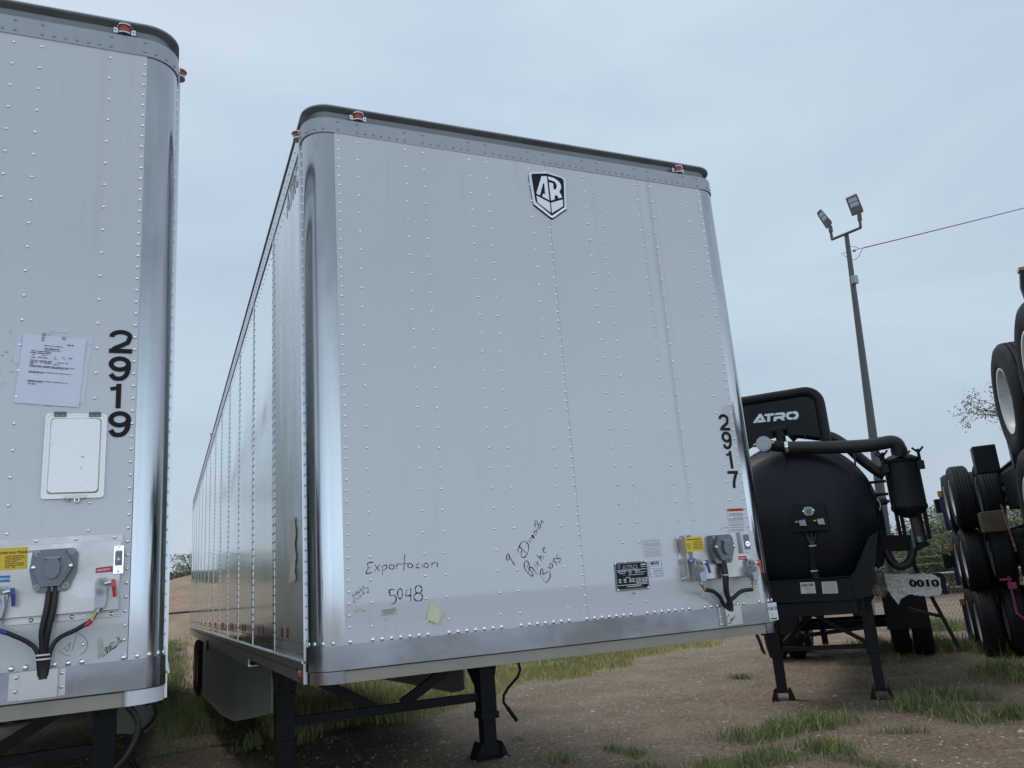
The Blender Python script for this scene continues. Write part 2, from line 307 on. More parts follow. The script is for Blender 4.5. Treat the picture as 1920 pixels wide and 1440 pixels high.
    def ribbon(s, pts, wd, y, m, smooth_=True, T=None):
        ph = random.uniform(0, 6)
        """flat stroke in the x-z plane at depth y; wd width, pts [(x,z)]"""
        P = [np.array(p, float) for p in pts]
        if smooth_ and len(P) > 2:
            Q = []; E = [2*P[0]-P[1]]+P+[2*P[-1]-P[-2]]
            for i in range(1, len(E)-2):
                for t in (0, .2, .4, .6, .8):
                    a, b, c, d = E[i-1:i+3]; Q.append(.5*((2*b)+(c-a)*t+(2*a-5*b+4*c-d)*t*t+(3*b-a-3*c+d)*t**3))
            Q.append(P[-1]); P = Q
        n = len(P); vs = []
        for i in range(n):
            d = P[min(i+1, n-1)]-P[max(i-1, 0)]; d = d/(np.hypot(*d)+1e-9); q = np.array([-d[1], d[0]])*wd/2*((.82+.3*math.sin(i*.45+ph)) if (m == 'ink' and smooth_) else 1)*((.6 if i in (0, n-1) else 1) if m == 'ink' else 1)
            vs += [(P[i][0]+q[0], y, P[i][1]+q[1]), (P[i][0]-q[0], y, P[i][1]-q[1])]
        return s.add(vs, [(2*i, 2*i+2, 2*i+3, 2*i+1) for i in range(n-1)], m)
    def text(s, txt, size, O, m, ux=(1, 0, 0), uz=(0, 0, 1), bold=0, xs=1, ext=.0002, align='LEFT'):
        c = bpy.data.curves.new('t', 'FONT'); c.body = txt; c.size = size; c.offset = bold; c.extrude = ext; c.resolution_u = 3; c.align_x = align
        o = bpy.data.objects.new('t', c); me = bpy.data.meshes.new_from_object(o)
        X = Vector(ux).normalized(); Z = Vector(uz).normalized(); Nn = X.cross(Z); O = Vector(O)
        vs = [O+X*v.co.x*xs+Z*v.co.y+Nn*v.co.z for v in me.vertices]
        s.add(vs, [tuple(p.vertices) for p in me.polygons], m)
        bpy.data.objects.remove(o); bpy.data.curves.remove(c); bpy.data.meshes.remove(me); return s
    def build(s, name, parent=None, loc=None, bevel=0, label=None):
        me = bpy.data.meshes.new(name); me.from_pydata(s.v, [], s.f); me.update()
        for m in s.mats: me.materials.append(m)
        me.polygons.foreach_set('material_index', s.m); me.polygons.foreach_set('use_smooth', s.s)
        o = bpy.data.objects.new(name, me); COL.objects.link(o)
        if parent is not None: o.parent = parent
        if loc is not None: o.location = loc
        if bevel:
            b = o.modifiers.new('edge_bevel', 'BEVEL'); b.width = bevel; b.segments = 2; b.limit_method = 'ANGLE'
        if label: o['label'] = label
        return o
def tag(o, label=None, cat=None, group=None, kind=None):
    for k, v in (('label', label), ('category', cat), ('group', group), ('kind', kind)):
        if v: o[k] = v
    return o
def thing(name, label, cat, loc=(0, 0, 0), rz=0, group=None):
    o = bpy.data.objects.new(name, None); COL.objects.link(o); o.location = loc; o.rotation_euler = (0, 0, rz); o.empty_display_size = .3
    return tag(o, label, cat, group)
def copy_tree(o, parent=None):
    c = o.copy(); COL.objects.link(c)
    if parent is not None: c.parent = parent
    for ch in list(o.children): copy_tree(ch, c)
    return c
def grid_doc(mb, q, rows, y, m='print'):
    """printed lines on a sheet; q = TL,TR,BR,BL in (x,z); rows (v,u0,u1,h)"""
    TL, TR, BR, BL = [np.array(p) for p in q]
    def B(u, v): return (TL*(1-u)+TR*u)*(1-v)+(BL*(1-u)+BR*u)*v
    for r in rows:
        v, u0, u1, h = r[:4]; mm = r[4] if len(r) > 4 else m; x = u0
        while x < u1-.005:
            L = min(random.uniform(.04, .13), u1-x); c = [B(x, v), B(x+L, v), B(x+L, v+h), B(x, v+h)]
            mb.add([(p[0], y, p[1]) for p in c], [(0, 3, 2, 1)], mm); x += L+.014
    return B
def sheet(mb, q, y, th, m):
    mb.prism([q[3], q[2], q[1], q[0]], y-th, y, m)

# ---------------------------------------------------------------- setting: terrain
def patches():
    L = []
    def add(pts, r, dens): L.append((pts, r, dens))
    return L
def seg_d(p, a, b):
    a = np.array(a); b = np.array(b); d = b-a; t = np.clip(((p-a)@d)/(d@d+1e-9), 0, 1); return np.hypot(*(p-(a+np.outer(t, d))).T)
# green tufts: (start, end, radius, density per m2, height)
def gp2(x, y): p = G(x, y); return (p[0], p[1])
GREEN = [(gp2(1350, 1440), gp2(1560, 1405), .30, 2600, .12), (gp2(1400, 1385), gp2(1570, 1352), .33, 2500, .13), (gp2(1560, 1420), gp2(1700, 1445), .22, 700, .08), (gp2(1640, 1378), gp2(1730, 1372), .16, 1000, .08),
         (gp2(1700, 1325), gp2(1820, 1345), .34, 1700, .14), (gp2(1820, 1350), gp2(1925, 1345), .36, 1700, .14), (gp2(1740, 1308), gp2(1850, 1310), .3, 900, .16),
         (gp2(1015, 1425), gp2(1070, 1432), .13, 2600, .12), (gp2(1140, 1400), gp2(1200, 1420), .12, 2200, .10), (gp2(1180, 1436), gp2(1240, 1440), .12, 1600, .08), (gp2(955, 1385), gp2(975, 1390), .09, 1300, .08),
         (gp2(1385, 1270), gp2(1395, 1272), .14, 1700, .11), (gp2(1870, 1262), gp2(1930, 1275), .42, 1500, .2), (gp2(1740, 1215), gp2(1800, 1222), .55, 1300, .24), (gp2(1725, 1180), gp2(1790, 1180), .8, 900, .26), (gp2(1600, 1245), gp2(1680, 1240), .45, 500, .12),
         (gp2(1620, 1205), gp2(1700, 1222), .4, 700, .16), (gp2(1880, 1225), gp2(1915, 1222), .5, 900, .2), ((-.75, 9.5), (-.4, 22), .62, 900, .17), ((-.2, 8.0), (.1, 12), .42, 900, .16), ((.3, 6.0), (.6, 7.2), .22, 700, .12), ((-.6, 6.6), (.2, 6.9), .2, 400, .09), ((8.0, 1.2), (9, 1.8), .5, 900, .12)]
def green_f(P):
    g = np.zeros(len(P))
    for a, b, r, d, h in GREEN: g = np.maximum(g, np.clip(1.25-seg_d(P, a, b)/r, 0, 1))
    return g
def field_f(P):
    X, Y = P[:, 0], P[:, 1]; line = 8.2+(X-4.65)*.57+.35*np.sin(X*1.7)+.2*np.sin(X*4.1+1)
    return np.where(X > .6, np.clip((Y-line)/.8+.5, 0, 1), 0)
def height(X, Y):
    h = 0*X
    m = np.exp(-((Y-29)/5.0)**2)*(2.15+.3*np.sin(X*.35+1)+.25*np.sin(X*.9))*(1/(1+np.exp((X-4.5)/1.2)))
    ap = np.clip((Y-16)/9, 0, 1)*.5*(1/(1+np.exp((X-3.5)/.8)))
    h = h+m*(Y > 10)+ap
    for rx, amp in ((3.3, .02), (5.1, .02), (7.9, .016)):
        h = h-amp*np.exp(-((X-rx-.12*Y-.15*np.sin(Y*.5))/.16)**2)+amp*.6*np.exp(-((X-rx-.12*Y-.15*np.sin(Y*.5)-.27)/.1)**2)
    h = h+.012*np.sin(X*1.9+.5)*np.cos(Y*1.3)+.008*np.sin(X*5.1)*np.sin(Y*4.3)
    return h
def axis_pts(lo, hi, far):
    a = list(np.arange(lo, hi, .14)); s = .16; x = hi
    while x < far: a.append(x); s *= 1.09; x += s
    a.append(far); b = []; s = .16; x = lo-.14
    while x > -far: b.append(x); s *= 1.12; x -= s
    b.append(-far); return np.array(b[::-1]+a)
gx, gy = axis_pts(-3, 14, 700), axis_pts(-2, 34, 700)
XX, YY = np.meshgrid(gx, gy); P2 = np.stack([XX.ravel(), YY.ravel()], 1); ZZ = height(P2[:, 0], P2[:, 1])
nx_, ny_ = len(gx), len(gy)
idx = np.arange(nx_*ny_).reshape(ny_, nx_)
F = np.stack([idx[:-1, :-1], idx[:-1, 1:], idx[1:, 1:], idx[1:, :-1]], -1).reshape(-1, 4)
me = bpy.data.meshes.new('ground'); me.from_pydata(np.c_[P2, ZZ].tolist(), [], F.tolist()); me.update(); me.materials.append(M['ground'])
me.polygons.foreach_set('use_smooth', [True]*len(me.polygons))
sandv = np.clip((P2[:, 1]-13.5)/3, 0, 1)/(1+np.exp((P2[:, 0]-4.2)/.5))*np.clip(1.3-green_f(P2)*1.3, 0, 1)
for nm, val in (('field', field_f(P2)), ('green', green_f(P2)*.55), ('sand', sandv), ('pale', np.clip((-4.6-P2[:, 1])/1.5, 0, 1)*np.clip((P2[:, 1]+60)/20, 0, 1))):  # 'pale' is added out of view behind the camera, bouncing light onto trailer fronts
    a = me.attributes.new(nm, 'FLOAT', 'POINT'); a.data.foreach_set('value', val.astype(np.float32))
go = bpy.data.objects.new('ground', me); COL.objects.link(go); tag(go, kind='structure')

def blades(name, pts, hs, ws, tint, m, lean=.55):
    n = len(pts); an = rng.uniform(0, 2*PI, n); ld = rng.uniform(0, 2*PI, n); le = rng.uniform(.05, lean, n)*hs
    wx, wy = np.cos(an)*ws, np.sin(an)*ws; lx, ly = np.cos(ld)*le, np.sin(ld)*le; z = height(pts[:, 0], pts[:, 1])-.01
    V = np.zeros((n, 5, 3)); b = np.c_[pts, z]
    V[:, 0] = b+np.c_[-wx, -wy, 0*z]; V[:, 1] = b+np.c_[wx, wy, 0*z]
    mid = b+np.c_[lx*.35, ly*.35, hs*.55]; V[:, 2] = mid+np.c_[wx*.8, wy*.8, 0*z]; V[:, 3] = mid-np.c_[wx*.8, wy*.8, 0*z]
    V[:, 4] = b+np.c_[lx, ly, hs*(1-.25*(le/hs))]
    o = np.arange(n)*5
    me = bpy.data.meshes.new(name); me.vertices.add(n*5); me.vertices.foreach_set('co', V.ravel())
    lp = np.concatenate([np.stack([o, o+1, o+2, o+3], 1), ], 1).ravel(); lt = np.stack([o+3, o+2, o+4], 1).ravel()
    me.loops.add(n*7); me.loops.foreach_set('vertex_index', np.concatenate([lp, lt]).astype(np.int32))
    me.polygons.add(2*n); me.polygons.foreach_set('loop_start', np.concatenate([np.arange(n)*4, n*4+np.arange(n)*3]).astype(np.int32))
    me.polygons.foreach_set('loop_total', np.concatenate([np.full(n, 4), np.full(n, 3)]).astype(np.int32))
    me.update(calc_edges=True); me.materials.append(M[m])
    a = me.attributes.new('tint', 'FLOAT', 'POINT'); a.data.foreach_set('value', np.repeat(tint, 5).astype(np.float32))
    ob = bpy.data.objects.new(name, me); COL.objects.link(ob); tag(ob, kind='stuff'); return ob
pp = []; hh = []
for a, b, r, d, h in GREEN:
    L = math.hypot(b[0]-a[0], b[1]-a[1]); n = int((L+r)*2*r*d*1.35)
    t = rng.uniform(-.05, 1.05, n); q = np.array(a)+np.outer(t, np.array(b)-np.array(a))+rng.normal(0, r*.62, (n, 2))
    # clumps: keep by noise, so that the edge is ragged and bare soil shows
    k = np.array([noise.noise(Vector((x*3.2, y*3.2, 3)))+.5*noise.noise(Vector((x*9, y*9, 8))) for x, y in q]); k_ = k > -.2; q = q[k_]; k = k[k_]
    # thin out with distance from the tuft's core so that it fades into bare dirt
    core = seg_d(q, a, b)/r; k2 = rng.random(len(q)) < np.clip(1.35-core*.85, .04, 1); q = q[k2]; k = k[k2]; core = core[k2]
    pp.append(q); hh.append(h*np.clip(1.15-.4*core, .3, 1)*(.35+rng.uniform(0, .8, len(q))+np.clip(k, 0, .6)))
q = np.concatenate(pp); h = np.concatenate(hh)
fl_ = rng.random(len(h)) < .02; h = np.where(fl_, h*1.9, h)
tag(blades('green_grass', q, h, .0018+.0016*rng.random(len(q))*(1+np.hypot(q[:, 0]+.6, q[:, 1]+3.7)/9), np.where(rng.random(len(q)) < .12, 1.0, np.clip(rng.normal(.3, .28, len(q)), 0, 1)), 'greengrass', 1.1), 'green grass growing in tufts on the dirt', 'grass')
# dry field beyond the parking row
n = 290000; D = rng.uniform(9, 46, n)**1.0; A = rng.uniform(-.15, 1.15, n); q = np.c_[CAM[0]+D*np.sin(A), CAM[1]+D*np.cos(A)]
k = field_f(q) > rng.uniform(.3, .8, n); q = q[k]
k = np.array([noise.noise(Vector((x*1.1, y*1.1, 1))) for x, y in q]) > -.38; q = q[k]; D = np.hypot(q[:, 0]-CAM[0], q[:, 1]-CAM[1])
tg = np.clip(rng.normal(.42, .3, len(q))+.35*np.sin(q[:, 0]*.7)*np.cos(q[:, 1]*.5), 0, 1)
tag(blades('dry_grass', q, rng.uniform(.06, .24, len(q))*(.7+.6*rng.random(len(q))), .0025+.00022*D, tg, 'drygrass', .8), 'dry yellow grass covering the field behind the trailers', 'grass')
# sparse weeds with seed heads on bare dirt
n = 9000; q = np.c_[rng.uniform(-1, 11, n), rng.uniform(.5, 9, n)]
k = np.array([noise.noise(Vector((x*1.6, y*1.6, 5))) for x, y in q]) > .18; q = q[k]
blades('sparse_weeds', q, rng.uniform(.02, .07, len(q)), .0018*np.ones(len(q)), rng.random(len(q)), 'drygrass', 1.2)
tag(bpy.data.objects['sparse_weeds'], 'short sparse weeds on bare dirt', 'weeds')
# stone chips
def stones(n):
    q = np.c_[rng.uniform(-1.5, 11, n), rng.uniform(.2, 11, n)]; q = q[(green_f(q) < .35)]; n = len(q)
    base = np.array([(0, 0, .6), (1, 0, 0), (.2, 1, 0), (-.9, .4, 0), (-.6, -.8, 0), (.5, -.9, 0)]); V = []; Fs = []; tt = []
    sz = .0035+.014*rng.random(n)**4; sz = np.where(rng.random(n) < .006, sz+rng.uniform(.01, .03, n), sz)
    for i in range(n):
        a = rng.uniform(0, 2*PI); c, s_ = math.cos(a), math.sin(a); j = base*(1+rng.uniform(-.3, .3, (6, 3)))*sz[i]; j[:, 0] *= rng.uniform(.8, 1.7)
        x = j[:, 0]*c-j[:, 1]*s_; y = j[:, 0]*s_+j[:, 1]*c; o = len(V)
        z0 = height(q[i:i+1, 0], q[i:i+1, 1])[0]
        V += [(x[k]+q[i, 0], y[k]+q[i, 1], j[k, 2]+z0) for k in range(6)]; Fs += [(o, o+1+k, o+1+(k+1) % 5) for k in range(5)]; tt += [rng.random()**1.5]*6
    me = bpy.data.meshes.new('stone_chips'); me.from_pydata(V, [], Fs); me.update(); me.materials.append(M['pebble'])
    a = me.attributes.new('tint', 'FLOAT', 'POINT'); a.data.foreach_set('value', np.array(tt, np.float32))
    ob = bpy.data.objects.new('stone_chips', me); COL.objects.link(ob); tag(ob, 'loose stone chips scattered over the dirt', 'gravel', kind='stuff')
stones(30000)
BIG = True
# ---------------------------------------------------------------- semi trailers
W_, L_, RC = 2.59, 16.15, .13
ZB, ZT, ZBAND, ZROOF = 1.293, 3.827, 3.912, 3.99
PA = .1446
GROUPS = [(.263, .52), (.621, .885), (.987, 1.247), (1.347, 1.602), (1.702, 1.963), (2.063, 2.322)]
SPARSE = [.263, .52, .621, .885, .987, 1.247, 1.602, 1.702, 1.963, 2.063, 2.322]
DENSE = [.163, 1.347, 2.427]; XR_ = 2.427; LAMPX = 2.303
def upath(y0, y1, step=8, left=True, right=True):
    p = []
    if left:
        if y1 > RC: p.append((0, y1, -1, 0))
        for k in range(step+1):
            a = PI/2*k/step; p.append((RC-RC*math.cos(a), RC-RC*math.sin(a), -math.cos(a), -math.sin(a)))
    if right:
        for k in range(step+1):
            a = PI/2*k/step; p.append((W_-RC+RC*math.sin(a), RC-RC*math.cos(a), math.sin(a), -math.cos(a)))
        if y1 > RC: p.append((W_, y1, 1, 0))
    return p
def marker_lamp(parent, T, twist=False):
    """amber clearance lamp: chrome guard with lens; T maps local (x right, y out is -y, z up)"""
    def P(v): return tuple(T @ Vector(v))
    def arc(r, y, z0, n=10): return [(r*math.cos(PI*k/n), y, z0+r*.72*math.sin(PI*k/n)) for k in range(n+1)]
    b = MB()
    for s in (-1, 1):
        vs = [(s*.033, 0, -.016), (s*.053, 0, -.016), (s*.053, 0, .016), (s*.033, 0, .014)]
        vs = [P(v) for v in vs]+[P((v[0], -.004, v[2])) for v in vs]
        b.add(vs, [(0, 1, 2, 3), (4, 5, 6, 7), (0, 1, 5, 4), (1, 2, 6, 5), (2, 3, 7, 6), (3, 0, 4, 7)], 'chrome')
        O = P((s*.044, -.004, 0)); n = (T.to_3x3() @ Vector((0, -1, 0))); b.rivet(*O, .005, 'castdark', n, .4, 6)
    # hood above and rim below
    for (z0, r, d, mm) in ((.022, .036, .028, 'chrome'), (-.022, .034, .022, 'chrome')):
        n = 12; top = [P((r*1.1*math.cos(PI*k/n), -d*1.5*math.sin(PI*k/n), z0+.003)) for k in range(n+1)]; bot = [P((r*1.1*math.cos(PI*k/n), -d*1.5*math.sin(PI*k/n), z0-.003)) for k in range(n+1)]
        b.add(top+bot, [tuple(range(n+1)), tuple(range(n+1, 2*n+2))[::-1]]+[(k, k+1, n+2+k, n+1+k) for k in range(n)], mm)
    g = b.build('clearance_lamp', parent)
    l = MB(); n = 12; vs = []
    for z in (-.02, .02):
        vs += [P((.029*math.cos(PI*k/n), -.032*math.sin(PI*k/n), z)) for k in range(n+1)]
    l.add(vs, [(k, k+1, n+2+k, n+1+k) for k in range(n)], 'amber', True); l.build('lens', g)
    return g
def TM(x, y, z, rz=0): return Matrix.Translation((x, y, z)) @ Matrix.Rotation(rz, 4, 'Z') @ Matrix.Scale(.82, 4)

def wheel_mesh():
    """wheel with its axle along x, outer face towards -x"""
    R, w = .50, .13
    t = MB(); prof = []
    pr = [(.285, -w*.85), (.33, -w*1.0), (.41, -w*1.05), (.465, -w*.92), (.492, -w*.72)]
    for x in (-.085, -.055, -.05, -.020, -.015, .015, .020, .05, .055, .085):
        pr.append((R if not abs(x) in () else R, x))
    full = []
    for i, (r, x) in enumerate(pr): full.append((r, x))
    full += [(.492, w*.72), (.465, w*.92), (.41, w*1.05), (.33, w), (.285, w*.85)]
    # tread grooves
    out_ = []
    for r, x in full:
        out_.append((r, x))
    gro = []
    for i, (r, x) in enumerate(out_):
        gro.append((r, x))
    g2 = []
    xs = [-.062, -.022, .022, .062]
    for r, x in gro:
        g2.append((r, x))
    tread = [(R-.004, -.088)]
    for gxx in xs: tread += [(R, gxx-.006), (R-.014, gxx-.004), (R-.014, gxx+.004), (R, gxx+.006)]
    tread += [(R-.004, .088)]
    prof = pr[:5]+tread+[(.492, w*.72), (.465, w*.92), (.41, w*1.05), (.33, w), (.285, w*.85)]
    t.lathe([(r, x) for r, x in prof], 'rubber', 40, axis='x', smooth=False)
    for i in range(len(t.s)): t.s[i] = True if (i//40 < 4 or i//40 >= len(prof)-5) else False
    r_ = MB()
    r_.lathe([(.285, -w*.86), (.293, -w*.93), (.272, -w*.9), (.268, -w*.3), (.25, -.02), (.17, -.005), (.16, -.03), (.10, -.035), (.095, -.06), (.0, -.062)], 'rimwhite', 32, axis='x')
    r_.lathe([(.268, -.02), (.268, w*.85), (.293, w*.93), (.285, w*.86)], 'rimwhite', 32, axis='x')
    for k in range(10): a = 2*PI*k/10; r_.cyl((-.012, .14*math.cos(a), .14*math.sin(a)), (-.04, .14*math.cos(a), .14*math.sin(a)), .012, 'castdark', 6)
    return t, r_
_wt, _wr = wheel_mesh()
PROTO = {}
def add_wheel(parent, x, y, z, flip=False, sc=1):
    if 'w' not in PROTO:
        t = _wt.build('tyre'); r = _wr.build('rim'); PROTO['w'] = (t.data, r.data); bpy.data.objects.remove(t); bpy.data.objects.remove(r)
    e = bpy.data.objects.new('wheel', None); COL.objects.link(e); e.parent = parent; e.location = (x, y, z); e.rotation_euler = (random.uniform(0, 6), 0, PI if flip else 0); e.empty_display_size = .2; e.scale = (sc*(1.12 if sc < 1 else 1), sc, sc)
    for nm, d in (('tyre', PROTO['w'][0]), ('rim', PROTO['w'][1])):
        o = bpy.data.objects.new(nm, d); COL.objects.link(o); o.parent = e
    return e

def hose(parent, pts, r, m='hose', name='hose', n=6):
    P = [np.array(p, float) for p in pts]; Q = []; E = [2*P[0]-P[1]]+P+[2*P[-1]-P[-2]]
    for i in range(1, len(E)-2):
        for k in range(n):
            t = k/n; a, b, c, d = E[i-1:i+3]; Q.append(.5*((2*b)+(c-a)*t+(2*a-5*b+4*c-d)*t*t+(3*b-a-3*c+d)*t**3))
    Q.append(P[-1]); b = MB(); b.tube([tuple(p) for p in Q], r, m, 10); return b.build(name, parent)

def gladhand(parent, x, y, z, colour, name='air_coupling', s=1.0, o=-1):
    b = MB(); T = Matrix.Translation((x, y, z)) @ Matrix.Scale(s, 4)
    def L(v): return tuple(T @ Vector(v))
    # mounting ear, body, coupling face and outlet
    def pr(poly, y0, y1):
        q = MB(); q.prism(poly, y0, y1, 'cast'); b.add([L(v) for v in q.v], q.f, 'cast')
    pr([(-.016, -.05), (.012, -.052), (.022, -.02), (.024, .03), (.012, .046), (-.014, .046), (-.024, .03), (-.022, -.02)], -.02, 0)
    pr([(-.018, -.064), (.012, -.066), (.02, -.03), (.016, .01), (-.014, .012), (-.022, -.03)], -.05, -.018)
    b.cyl(L((0, -.02, .028)), L((0, -.028, .028)), .013*s, 'galv', 12); b.cyl(L((0, -.028, .028)), L((0, -.031, .028)), .007*s, 'copper', 8)
    b.cyl(L((-.006, -.05, -.006)), L((-.006, -.056, -.006)), .015*s, 'galv', 12); b.cyl(L((-.006, -.056, -.006)), L((-.006, -.06, -.006)), .008*s, 'copper', 8)
    b.cyl(L((-.002, -.03, -.048)), L((-.012, -.034, -.082)), .012*s, 'cast', 10)
    b.cyl(L((.01, -.036, .022)), L((.034, -.036, .026)), .007*s, 'chrome', 8)
    g = b.build(name, parent, bevel=.0012)
    h = MB(); h.box(.032, .046, -.044, -.03, .008, .036, colour, T); h.bar(L((.042, -.037, .014)), L((.046, -.042, -.028)), .009*s, .012*s, colour); h.build('handle', g, bevel=.001)
    f = MB(); f.cyl(L((-.012, -.034, -.078)), L((-.012+o*.010, -.036, -.098)), .0075*s, 'brass', 6, False); f.cyl(L((-.012+o*.008, -.036, -.094)), L((-.012+o*.020, -.038, -.112)), .006*s, 'brass', 10); f.build('brass_fitting', g)
    return g
def socket(parent, x, y, z, s=1.0, big=True):
    b = MB(); S_ = s
    def P(poly, y0, y1, m):
        b.prism([(x+px_*S_, z+pz_*S_) for px_, pz_ in poly], y+y0*S_, y+y1*S_, m)
    P([(-.062, .072), (.062, .074), (.076, .055), (.074, -.01), (.05, -.068), (.038, -.078), (-.05, -.078), (-.062, -.06), (-.076, 0), (-.07, .06)], -.03, 0, 'castdark')
    P([(-.036, .066), (.034, .068), (.066, .01), (.026, -.06), (-.034, -.06), (-.068, .008)], -.055, -.028, 'castdark')
    P([(-.030, .058), (.028, .060), (.058, .010), (.022, -.052), (-.030, -.052), (-.060, .008)], -.058, -.054, 'castdark')
    for px_, pz_ in ((-.052, .058), (.056, .06), (.042, -.060), (-.050, -.062)):
        b.cyl((x+px_*S_, y-.03*S_, z+pz_*S_), (x+px_*S_, y-.035*S_, z+pz_*S_), .012*S_, 'galv', 12); b.cyl((x+px_*S_, y-.035*S_, z+pz_*S_), (x+px_*S_, y-.038*S_, z+pz_*S_), .006*S_, 'copper', 8)
    for px_ in (-.060, .057): b.rivet(x+px_*S_, y-.057*S_, z+.008*S_, .009*S_, 'chrome', h=.5)
    g = b.build('electrical_socket', parent, bevel=.002)
    c = MB(); c.prism([(x+a*S_, z+q*S_) for a, q in ((-.016, .036), (.016, .036), (.026, .01), (.022, -.02), (.010, -.034), (-.012, -.034), (-.022, -.02), (-.026, .01))], y-.076*S_, y-.056*S_, 'castdark')
    c.cyl((x-.024*S_, y-.066*S_, z+.038*S_), (x+.024*S_, y-.066*S_, z+.038*S_), .006*S_, 'galv', 8); c.build('socket_lid', g, bevel=.002)
    return g
def stroke_digits(mb, spec, y, wd, m='vinyl'):
    """bold vertical numerals: spec = [(digit, x0, x1, z0, z1)]"""
    def arc(cx, cz, rx, rz, a0, a1, n=10): return [(cx+rx*math.cos(R_(a0+(a1-a0)*k/n)), cz+rz*math.sin(R_(a0+(a1-a0)*k/n))) for k in range(n+1)]
    for d, x0, x1, z0, z1 in spec:
        w_, h_ = x1-x0, z1-z0; e = wd/2; ex, ez = e/w_, e/h_
        def U(p): return [(x0+u*w_, z0+v*h_) for u, v in p]
        if d == '2':
            mb.ribbon(U(arc(.5, .70, .5-ex, .30-ez, 185, -25)+[(.80, .46), (.52, .32), (.25, .2), (ex*1.6, ez)]), wd, y, m, False)
            mb.ribbon(U([(0.02, ez), (1, ez)]), wd, y-.0003, m, False)
        elif d == '9':
            mb.ribbon(U(arc(.5, .685, .5-ex, .315-ez, 0, 360, 24)), wd, y, m, False)
            mb.ribbon(U([(1-ex, .72), (1-ex*1.05, .5), (.93-ex, .28), (.78-ex, .13), (.5, ez), (.28, .11), (ex, .27)]), wd, y-.0003, m, True)
        elif d == '1':
            mb.ribbon(U([(.62, 1), (.62, 0)]), wd, y, m, False); mb.ribbon(U([(.66, .93), (.50, .82), (.14, .78)]), wd*.8, y-.0003, m, False)
        elif d == '7':
            mb.ribbon(U([(0, 1-ez), (1, 1-ez)]), wd, y, m, False); mb.ribbon(U([(1-ex, .93), (.66, .62), (.5, .32), (.44, 0)]), wd, y-.0003, m, True)

